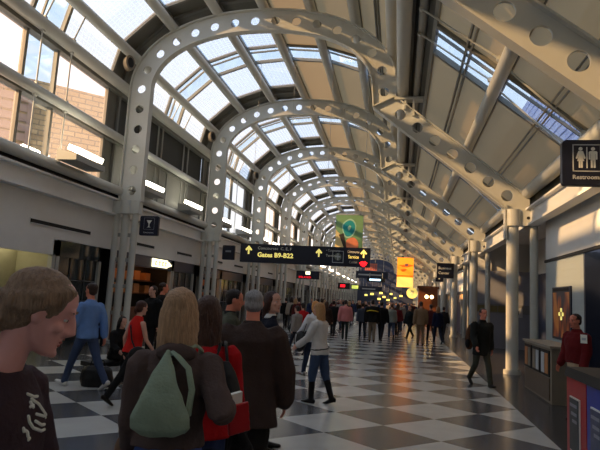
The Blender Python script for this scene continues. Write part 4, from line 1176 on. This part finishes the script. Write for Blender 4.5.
# ponytailed woman close on the left, looking down
p, J = person('woman with loose blonde ponytail in dark hoodie, close on the left looking down', (0, 0, 0), R(-80), H=1.72, sex='f', lean=9, legs=WALK, arms=((10, 10, 30), (-10, 8, 20)),
              head=(14, 28), top=((.25, .19, .21), 'hoodie'), topname='knit', bulk=.024, pants=(.16, .18, .26), hair='tail', hairc=(.58, .47, .38), face=.0055, vox=.011, skin=SKIN3, neck=False)
put_head(p, J, 41, 311, 1.78)
hood = [c for c in p.children if c.name.startswith('hoodie')][0]
bpy.context.view_layer.update()
strokes = [[(31, 399), (38, 404), (44, 413), (47, 417)], [(30, 402), (36, 413)], [(30, 407), (36, 403)], [(36, 414), (43, 416), (47, 419)], [(28, 416), (29, 422), (33, 428), (41, 431), (47, 428)], [(35, 421), (41, 425), (47, 424)],
           [(23, 428), (24, 435)], [(27, 432), (28, 441)], [(24, 430), (29, 433)], [(28, 440), (30, 436)], [(27, 394), (34, 397), (40, 396)]]
mw = p.matrix_world.inverted()
m = MB()
for st in strokes:
    P_ = []
    for i in range(len(st) - 1):
        for t_ in (0, .5):
            u = st[i][0] + (st[i + 1][0] - st[i][0]) * t_; v = st[i][1] + (st[i + 1][1] - st[i][1]) * t_
            o_ = mw @ Vector((0, 0, CAMZ)); d_ = (mw.to_3x3() @ ray(u, v)).normalized()
            ok, loc, nrm, _ = hood.ray_cast(o_, d_)
            if ok: P_.append(loc + nrm * .001)
    if len(P_) > 1: m.path(P_, .0048, 6)
if m.v: m.build('lettering', M['white'], hood, True)

# woman with the green bag
p, J = person('blonde woman in brown hooded jacket and jeans with pale green bag, seen from behind', (0, 0, 0), R(20), H=1.72, sex='f', lean=4, legs=WALK, arms=((4, 5, 40), (2, 5, 62)), armt=(None, ((.27, .08, 1.12), (.15, -1, -.5))),
              top=((.33, .27, .255), 'jacket'), topname='fleece', hem=.08, bulk=.026, pants=(.26, .34, .58), pname='denim', hair='bob', hairc=(.70, .56, .43), vox=.011, collar=(.33, .27, .255))
put_head(p, J, 180, 312, 2.95)
T = J['T']
m = MB(); m.ell(T(.53, -.085), (.10, 0, 0), (0, .045, 0), (0, .0, .05), 18, 8)
q = remesh(m, 'hood', cloth('fleece_hood', (.33, .27, .255)), .011, p, 2, .012)
m = MB()     # hobo bag on the back right side
m.loft([(T(0.550, -.115, -.03), (.012, 0, 0), (0, .012, 0)), (T(0.496, -.15, -.035), (.03, 0, 0), (0, .022, 0)), (T(0.406, -.18, -.045), (.065, 0, 0), (0, .04, 0)), (T(0.315, -.19, -.045), (.10, 0, 0), (0, .055, 0)), (T(0.242, -.19, -.04), (.135, 0, 0), (0, .06, 0)), (T(0.192, -.185, -.035), (.14, 0, 0), (0, .055, 0)), (T(0.160, -.175, -.02), (.10, 0, 0), (0, .03, 0))], 20)
b_, c_ = at_person(p, m, 'shoulder_bag', 'slouchy pale sage green bag on the back of the blonde woman', 'bag', cloth('sage_canvas', (.55, .61, .53)), .008, .012, parts=('bag_body',))
m = MB(); m.path([T(0.530, -.12, -.03), T(0.565, -.09, .03), T(0.575, -.05, .09), T(0.550, .03, .125), T(0.496, .11, .12)], [(.022, .007)] * 5, 8); sub(b_, c_, m, 'strap', cloth('sage_canvas', (.55, .61, .53)))
m = MB(); m.path([T(0.250, -.18, .085), T(0.365, -.165, .095), T(0.463, -.15, .07), T(0.540, -.115, -.01)], [(.022, .007)] * 4, 8); sub(b_, c_, m, 'strap', cloth('sage_canvas', (.55, .61, .53)))
wr = J['wr'][1]
m = MB(); m.obox(wr + Vector((.07, .05, -.06)), (.055, .02, .012), (.010, .012, -.075), (.004, -.012, 0)); b_, c_ = at_person(p, m, 'booklet', 'red and white folded paper held by the blonde woman with the green bag', 'paper', M['red_p'], .006, 0, 1, parts=('cover',))
m = MB(); m.obox(wr + Vector((.03, .075, .02)), (.05, .02, .012), (.002, .006, -.040), (.006, -.016, 0)); sub(b_, c_, m, 'page', M['white'])
wl = J['wr'][0]
m = MB(); m.loft([(wl + Vector((-.02, .02, .05)), (.05, 0, 0), (0, .09, 0)), (wl + Vector((-.05, .0, -.10)), (.06, 0, 0), (0, .13, 0)), (wl + Vector((-.09, -.03, -.35)), (.07, 0, 0), (0, .15, 0)), (wl + Vector((-.13, -.06, -.62)), (.055, 0, 0), (0, .13, 0)), (wl + Vector((-.15, -.08, -.78)), (.03, 0, 0), (0, .10, 0))], 18)
at_person(p, m, 'folded_coat', 'brown coat hanging over the left arm of the blonde woman with green bag', 'coat', cloth('brown_coat', (.42, .32, .25)), .012, .03, parts=('cloth',))

# woman in red
p, J = person('long brown haired woman in bright red jacket, seen from behind beside grey haired man', (0, 0, 0), R(16), H=1.78, sex='f', lean=3, legs=((-8, 12), (10, 6)), arms=((8, 8, 40), (2, 12, 50)), top=((.66, .055, .085), 'jacket'), topname='red_wool',
              hem=-.05, bulk=.032, pants=(.17, .21, .33), pname='denim', hair='long', hairc=BROWNH, vox=.011, collar=(.66, .055, .085))
put_head(p, J, 208, 314, 3.7); T = J['T']
m = MB(); m.loft([(T(.44, -.14, .12), (.05, 0, 0), (0, .03, 0)), (T(.36, -.17, .14), (.085, 0, 0), (0, .05, 0)), (T(.24, -.18, .16), (.11, 0, 0), (0, .065, 0)), (T(.16, -.17, .17), (.10, 0, 0), (0, .06, 0)), (T(.13, -.16, .17), (.07, 0, 0), (0, .04, 0))], 18)
b_, c_ = at_person(p, m, 'shoulder_bag', 'black shoulder bag of the woman in the red jacket', 'bag', leather, .010, .01, parts=('bag_body',))
for yy in (-.04, .04): m = MB(); m.path([T(.42, -.14, .12 + yy), T(.53, -.075, .12 + yy * .5), T(.555, -.01, .12 + yy * .4), T(.50, .09, .14 + yy * .4), T(.38, .10, .17)], [(.014, .008)] * 5, 8); sub(b_, c_, m, 'strap', leather)
wr = J['wr'][1]
m = MB(); m.loft([(wr + Vector((.0, -.02, .07)), (.05, 0, 0), (0, .13, 0)), (wr + Vector((.01, -.02, -.08)), (.08, 0, 0), (0, .15, 0)), (wr + Vector((.02, -.05, -.30)), (.13, 0, 0), (0, .12, 0)), (wr + Vector((.0, -.08, -.46)), (.10, 0, 0), (0, .07, 0))], 18)
at_person(p, m, 'folded_coat', 'black coat hanging over the arm of the woman in red', 'coat', black, .012, .03, parts=('cloth',))

# grey haired man
p, J = person('grey haired man in long dark brown jacket walking away', (0, 0, 0), R(12), H=1.83, lean=2, legs=((8, 4), (-5, 8)), arms=((-4, 16, 14), (2, 16, 12)), pbulk=.03, top=((.24, .185, .165), 'jacket'), topname='dark_coat', hem=-.22, bulk=.06, flare=.12,
              pants=(.11, .105, .10), hair='bald', hairc=(.58, .57, .57), vox=.012, collar=(.22, .17, .15), skin=SKIN2)
put_head(p, J, 254, 304, 4.7)

p, J = person('man with ruddy face in grey green jacket turned right, behind the brown haired woman', (0, 0, 0), R(-75), H=1.80, legs=WALK, head=(12, 0), top=((.30, .31, .26), 'jacket'), topname='olive', hem=-.14, bulk=.045, pants=(.12, .12, .14), hair='short', hairc=(.13, .09, .08), vox=.013, collar=(.10, .10, .11), skin=SKIN2)
put_head(p, J, 235, 300, 7.0)
p, J = person('dark haired woman with pale collar looking back right, past the grey haired man', (0, 0, 0), R(-70), H=1.76, sex='f', legs=STAND, head=(0, -45), top=((.10, .11, .16), 'jacket'), topname='navy_coat', bulk=.03, pants=(.12, .12, .15), hair='bob', hairc=(.22, .12, .10), vox=.012, face=True, collar=(.78, .78, .78))
put_head(p, J, 273, 302, 6.6)

# man in blue shirt
p, J = person('man in light blue shirt and jeans walking left with a bottle in his hand', (0, 0, 0), R(72), H=1.86, legs=((26, 5), (-24, 12)), arms=((14, 8, 25), (-20, 9, 14)), top=((.40, .53, .74), 'shirt'), topname='blue_cotton', hem=-.06, bulk=.022, pants=(.22, .27, .38), pname='denim', shoe=(.75, .74, .72), hair='short', hairc=(.22, .15, .12), vox=.013, skin=SKIN2)
g_ = ground(82, 388); p.location = (g_.x, g_.y, 0)
wr = J['wr'][1]; m = MB(); m.path([wr + Vector((.0, .05, -.15)), wr + Vector((0, .05, .0)), wr + Vector((0, .05, .045)), wr + Vector((0, .05, .08))], [.034, .034, .014, .013], 12)
b_, c_ = at_person(p, m, 'bottle', 'dark drinks bottle carried by the man in the blue shirt', 'bottle', cloth('bottle_dark', (.10, .12, .16), .2, 0), .007, 0, 1, parts=('bottle_body',))
m = MB(); m.tube(wr + Vector((0, .05, .085)), wr + Vector((0, .05, .105)), .015, 10); sub(b_, c_, m, 'cap', M['white'])

# red top, black trousers
p, J = person('woman in sleeveless red top and black trousers striding past left column', (0, 0, 0), R(-28), H=1.66, sex='f', lean=8, legs=((24, 10), (-30, 8)), arms=((-14, 14, 24), (10, 12, 30)), sleeve='none', top=((.74, .12, .09), 'top'), topname='red_cotton', hem=-.04, bulk=.016, pants=(.06, .06, .065), hair='tail2', hairc=(.26, .14, .11), vox=.012)
put_head(p, J, 142, 308, 8.8); T = J['T']
m = MB(); m.path([T(.50, .07, -.10), T(.525, -.02, -.12), T(.40, -.115, -.02), T(.18, -.125, .10), T(.02, -.08, .20)], [(.022, .008)] * 5, 8); b_, c_ = at_person(p, m, 'shoulder_bag', 'black bag on a diagonal strap worn over the red top', 'bag', leather, .010, 0, 1, parts=('strap',))
m = MB(); m.ell(T(-.06, -.06, .25), (.07, 0, 0), (0, .17, 0), (0, 0, .14), 16, 8); sub(b_, c_, m, 'bag_body', leather, .012)
# seated person in black
w_ = spot(123, 322, 10.6)
p, J = person('dark haired person in black seated behind the woman in the red top', (0, 0, 0), R(-120), H=1.68, sex='f', lean=8, legs=((80, 82), (84, 80)), arms=((20, 8, 50), (20, 8, 50)), top=((.07, .07, .075), 'jacket'), topname='black_wool', bulk=.04, pants=(.08, .08, .09), hair='long', hairc=(.09, .07, .07), vox=.015)
put_head(p, J, 123, 322, 10.6)
bn_ = thing('bench', 'low dark bench under the person seated in black', 'bench', (p.location.x, p.location.y, 0), R(-120))
hz = J['hipz'] * p.scale[0] - .095
m = MB(); m.box(-.6, .6, -.24, .20, hz - .10, hz - .02); m.build('seat', M['black'], bn_)
for x_ in (-.5, .5):
    for y_ in (-.2, .14): m = MB(); m.box(x_ - .025, x_ + .025, y_ - .025, y_ + .025, 0, hz - .10); m.build('leg', M['steel_d'], bn_)
q_ = Matrix.Rotation(R(-120), 4, 'Z') @ Vector((.75, .15, 0))
d_ = thing('travel_bag', 'plump black travel bag on the floor beside the seated person', 'bag', (p.location.x + .05, p.location.y - .75, 0), R(15))
m = MB(); m.loft([((0, 0, .0), (.26, 0, 0), (0, .14, 0)), ((0, 0, .14), (.30, 0, 0), (0, .18, 0)), ((0, 0, .30), (.27, 0, 0), (0, .15, 0)), ((0, 0, .36), (.18, 0, 0), (0, .07, 0))], 18); remesh(m, 'bag_body', leather, .014, d_, 2, .01)
m = MB(); m.path([(-.14, 0, .33), (-.10, 0, .46), (.10, 0, .46), (.14, 0, .33)], .014, 8); m.build('handle', leather, d_, True)

p, J = person('man in black with pale face standing in the lit shop on the left', (0, 0, 0), R(150), H=1.79, legs=STAND, top=((.06, .06, .065), 'jacket'), topname='black_wool', bulk=.05, pants=(.08, .08, .09), hair='short', hairc=DARKH, vox=.015)
put_head(p, J, 153, 291, 13.5)
p, J = person('second dark figure beside the man in black near the lit shop', (0, 0, 0), R(-60), H=1.82, legs=STAND, top=((.075, .07, .07), 'jacket'), topname='black_wool', bulk=.04, pants=(.09, .09, .10), hair='short', hairc=(.20, .13, .10), vox=.016, skin=SKIN2)
put_head(p, J, 164, 288, 14.2)

# white sweater, boots
p, J = person('long haired blonde woman in white sweater, jeans and black high heeled boots', (0, 0, 0), R(68), H=1.69, sex='f', lean=3, legs=((10, 10), (-12, 8)), arms=((24, 8, 30), (6, 10, 30)), top=((.78, .76, .74), 'sweater'), topname='white_knit', hem=-.07, bulk=.026, pants=(.22, .28, .38), pname='denim', shoe=(.06, .055, .06), boots=True, pbulk=.014,
              hair='long', hairc=(.70, .52, .34), vox=.012)
g_ = ground(317, 403); p.location = (g_.x, g_.y, 0); T = J['T']
m = MB(); R_ = []
for i in range(25): a_ = 2 * PI * i / 24; R_.append(T(.04 + .02 * math.cos(a_), -.01 + .158 * math.sin(a_), .205 * math.cos(a_)))
m.path(R_, [(.018, .006)] * 25, 8, ends=False)
b_, c_ = at_person(p, m, 'waist_belt', 'dark belt worn over the white sweater of the blonde woman in boots', 'belt', leather, .008, 0, 1, parts=('strap',))
p, J = person('blonde person in white jacket and dark jeans half hidden by the white sweater', (0, 0, 0), R(40), H=1.72, sex='f', legs=WALK, arms=((20, 14, 30), (-10, 10, 20)), top=((.82, .82, .84), 'jacket'), topname='white_nylon', bulk=.035, pants=(.16, .20, .28), pname='denim', shoe=(.6, .6, .6), hair='bob', hairc=(.80, .56, .30), vox=.014)
g_ = ground(312, 376); p.location = (g_.x, g_.y, 0); T = J['T']
m = MB(); m.ell(T(-.10, .10, -.32), (.12, 0, 0), (0, .22, 0), (0, 0, .24), 16, 8); b_, c_ = at_person(p, m, 'tote_bag', 'black tote bag with pale stripe left of the woman in the white sweater', 'bag', leather, .012, .01, 2, parts=('bag_body',))
m = MB(); m.path([T(.05, .12, -.42), T(-.10, .10, -.445), T(-.26, .10, -.40)], [(.035, .012)] * 3, 8); sub(b_, c_, m, 'stripe', M['grey_l'])
m = MB(); m.path([T(.10, .0, -.30), T(.30, -.02, -.24), T(.48, .0, -.18), T(.30, .16, -.24), T(.10, .20, -.30)], .010, 8); sub(b_, c_, m, 'strap', leather)

# mid-distance travellers, each its own look
def trav(label, u, v, depth, rz, H, sex, top, pants, hair, hairc, legs=WALK, **k):
    p, J = person(label, (0, 0, 0), R(rz), H=H, sex=sex, legs=legs, top=(top, 'top'), topname='cotton', pants=pants, hair=hair, hairc=hairc, vox=k.pop('vox', .02), **k)
    if v is None: pass
    else: put_head(p, J, u, v, depth)
    return p, J
trav('person in red top with dark hair left of the blonde heads', 303, 306, 18.5, 30, 1.70, 'f', (.70, .10, .12), (.12, .12, .15), 'short', (.10, .08, .07), bulk=.03)
trav('person in striped grey sleeves at the left edge of the middle crowd', 297, 309, 17.5, 60, 1.62, 'm', (.55, .52, .50), (.16, .17, .22), 'short', DARKH, bulk=.03)
p, J = trav('man in pink shirt and dark trousers walking away down the middle', 346, 302.5, 24.6, 2, 1.78, 'm', (.80, .50, .50), (.16, .19, .19), 'short', (.16, .12, .10), legs=((10, 5), (-8, 10)), bulk=.05, sleeve='long')
p, J = trav('man in black jacket with yellow back stripe and khaki trousers', 373, 302.5, 24.2, 0, 1.80, 'm', (.075, .08, .08), (.47, .42, .36), 'short', (.10, .08, .07), legs=((8, 5), (-8, 12)), bulk=.07, hem=-.10)
T = J['T']; jk = [c for c in p.children if c.name.startswith('top')][0]
m = MB(); m.path([T(.36, -.14, -.24), T(.39, -.20, -.12), T(.40, -.215, .0), T(.39, -.20, .12), T(.36, -.14, .24)], [(.022, .012)] * 5, 8); m.build('yellow_stripe', cloth('yellow_band', (.80, .72, .20)), jk, True)
trav('dark clothed man right beside the black and yellow jacket', 382, 304, 25.0, -10, 1.74, 'm', (.08, .08, .085), (.10, .10, .12), 'short', DARKH, bulk=.05, hem=-.14)
trav('person in dark vest with pale stripes left of the black and yellow jacket', 363, 305, 26.5, 10, 1.70, 'm', (.24, .26, .30), (.12, .13, .16), 'short', DARKH, bulk=.03)
trav('person in pale grey top and blue jeans right of centre crowd', 392, 306, 27.5, 5, 1.68, 'f', (.50, .52, .50), (.20, .25, .34), 'short', BROWNH, bulk=.03)
trav('person in maroon top beside the pale grey top', 398, 306, 29, -8, 1.72, 'f', (.36, .10, .12), (.10, .10, .12), 'long', DARKH, bulk=.03)
p, J = trav('man in tan uniform with belt standing at right of the walkway', 421, 304.5, 23.9, 8, 1.86, 'm', (.50, .41, .32), (.46, .38, .30), 'short', (.20, .14, .11), legs=((4, 3), (-4, 6)), bulk=.035)
T = J['T']; m = MB(); R_ = [T(.02, -.0 + .135 * math.sin(2 * PI * i / 20), .185 * math.cos(2 * PI * i / 20)) for i in range(21)]
m.path(R_, [(.026, .008)] * 21, 6, ends=False); m.build('belt', leather, p, True)
trav('striding person in black with a teal front left of the uniformed man', 410, 308, 27.5, 150, 1.70, 'f', (.07, .10, .11), (.07, .07, .08), 'short', DARKH, legs=((34, 4), (-34, 10)), bulk=.03)
trav('person in maroon jacket just behind the uniformed man', 431, 307, 26.5, 10, 1.74, 'm', (.30, .12, .13), (.12, .12, .14), 'short', DARKH, bulk=.03)
trav('blond person in navy jacket and jeans at right of the uniformed man', 438, 309, 25.5, 15, 1.68, 'f', (.10, .13, .24), (.12, .15, .22), 'bob', (.55, .42, .30), bulk=.03)
trav('dark traveller standing at right near the far columns', 444, 309, 30, -20, 1.72, 'm', (.09, .09, .10), (.10, .10, .12), 'short', DARKH, bulk=.04)
trav('dark coated person left of the man in the pink shirt', 334, 303, 27, 0, 1.70, 'm', (.09, .085, .09), (.12, .12, .13), 'short', DARKH, bulk=.05, hem=-.2)
trav('person in brown coat left of the man in pink', 327, 304, 23.5, -15, 1.68, 'f', (.20, .14, .12), (.10, .10, .12), 'long', BROWNH, bulk=.04, hem=-.2)
trav('tall dark haired person behind the blonde heads', 322, 301, 26, 10, 1.74, 'm', (.12, .12, .14), (.10, .11, .14), 'short', DARKH, bulk=.04)

# man walking on the right
p, J = person('man in black jacket walking towards the camera right of the checkered floor', (0, 0, 0), R(200), H=1.77, lean=3, legs=((20, 4), (-14, 26)), arms=((-8, 7, 20), (14, 12, 26)), head=(2, 0), top=((.125, .13, .12), 'jacket'), topname='black_nylon', hem=-.20, bulk=.03, flare=.05, pants=(.26, .26, .22), hair='short', hairc=(.17, .10, .08), vox=.012, face=True, skin=SKIN2, collar=(.09, .09, .09))
g_ = ground(481, 386); p.location = (g_.x, g_.y, 0); T = J['T']
m = MB(); m.loft([(T(.46, -.12, .20), (.06, 0, 0), (0, .05, 0)), (T(.32, -.12, .235), (.085, 0, 0), (0, .08, 0)), (T(.14, -.11, .25), (.095, 0, 0), (0, .09, 0)), (T(-.04, -.10, .25), (.08, 0, 0), (0, .07, 0)), (T(-.1, -.10, .24), (.05, 0, 0), (0, .04, 0))], 18)
b_, c_ = at_person(p, m, 'backpack', 'brown and black bag hanging behind the man walking on the right', 'bag', cloth('brown_bag', (.33, .22, .15)), .013, .012, 2, parts=('bag_body',))
m = MB(); m.ell(T(.04, -.06, .315), (.05, 0, 0), (0, .07, 0), (0, 0, .11), 14, 8); sub(b_, c_, m, 'pocket', black, .013)
m = MB(); m.path([T(.42, -.14, .20), T(.54, -.04, .16), T(.50, .12, .14), T(.34, .16, .17), T(.16, .04, .24)], [(.022, .008)] * 5, 8); sub(b_, c_, m, 'strap', black)

# maroon shirt man at the right edge
p, J = person('man in maroon shirt and khaki trousers with white badge, standing at right edge', (0, 0, 0), R(118), H=1.84, legs=((2, 2), (-2, 2)), arms=((4, 10, 22), (4, 10, 24)), head=(4, 0), top=((.40, .09, .10), 'shirt'), topname='maroon_cotton', hem=.02, bulk=.035, sleeve='long', pants=(.74, .65, .54), hair='short', hairc=(.15, .10, .085), vox=.011, face=True, skin=SKIN2, collar=(.30, .065, .075))
put_head(p, J, 575, 321, 9.4); T = J['T']
sh_ = [c for c in p.children if c.name.startswith('shirt')][0]; bpy.context.view_layer.update()
mw = p.matrix_world.inverted(); o_ = mw @ Vector((0, 0, CAMZ)); d_ = (mw.to_3x3() @ ray(584, 339)).normalized()
ok, loc, nrm, _ = sh_.ray_cast(o_, d_)
if ok:
    n_ = nrm.normalized(); u_ = n_.cross(Vector((0, 0, 1))).normalized(); v_ = u_.cross(n_)
    m = MB(); m.obox(loc + n_ * .006, u_ * .055, v_ * .075, n_ * .004); m.build('badge', M['white'], p)
    m = MB(); m.obox(loc + n_ * .011, u_ * .035, v_ * .02, n_ * .002); m.build('badge_print', M['grey_l'], p)
m = MB(); R_ = [T(.045, .005 + .137 * math.sin(2 * PI * i / 24), .18 * math.cos(2 * PI * i / 24)) for i in range(25)]
m.path(R_, [(.02, .008)] * 25, 6, ends=False); m.build('belt', leather, p, True)

# far crowd
rnd = random.Random(21)
variants = []
specs = [((.07, .07, .08), (.10, .10, .12), 'm', DARKH), ((.10, .10, .13), (.13, .15, .20), 'f', BROWNH), ((.30, .10, .11), (.09, .09, .10), 'm', DARKH), ((.44, .42, .40), (.15, .17, .22), 'm', GREYH), ((.16, .13, .11), (.10, .10, .11), 'f', BLOND), ((.15, .20, .32), (.12, .12, .14), 'm', BROWNH), ((.60, .56, .52), (.20, .20, .22), 'f', DARKH)]
spots = []
Yc_ = 26.
while len(spots) < 64 and Yc_ < 88:
    for _ in range(3):
        x_ = rnd.uniform(-7.4, 1.9) if Yc_ > 32 else rnd.uniform(-7.2, -3.2)
        if not (x_ > .4 and 30 < Yc_ < 50) and all((x_ - a) ** 2 + (Yc_ - b) ** 2 > .8 for a, b in spots): spots.append((x_, Yc_ + rnd.uniform(-.5, .5)))
    Yc_ += 1.7 + (Yc_ - 26) * .022
names = ['dark', 'navy', 'maroon', 'grey', 'brown', 'blue', 'pale']
for i, (x_, y_) in enumerate(spots):
    k = rnd.randrange(len(specs))
    back = rnd.random() < .6; rz = R(rnd.uniform(-25, 25) + (0 if back else 180))
    lab = 'one of the small far travellers in a %s top deep in the crowd' % names[k]
    v = [q for q in variants if q[0] == k]
    if v: dup(v[0][1], (x_, y_, 0), rz)
    else:
        t_, pt, sx_, hc_ = specs[k]
        p, J = person(lab, (x_, y_, 0), rz, H=1.70 + .03 * (k % 4), sex=sx_, legs=WALK if k % 2 else WALK2, top=(t_, 'top'), topname='cotton', pants=pt, hair='short' if sx_ == 'm' else 'bob', hairc=hc_, vox=.026, bulk=.04, group='%s topped travellers in the far crowd' % names[k])
        variants.append((k, p))
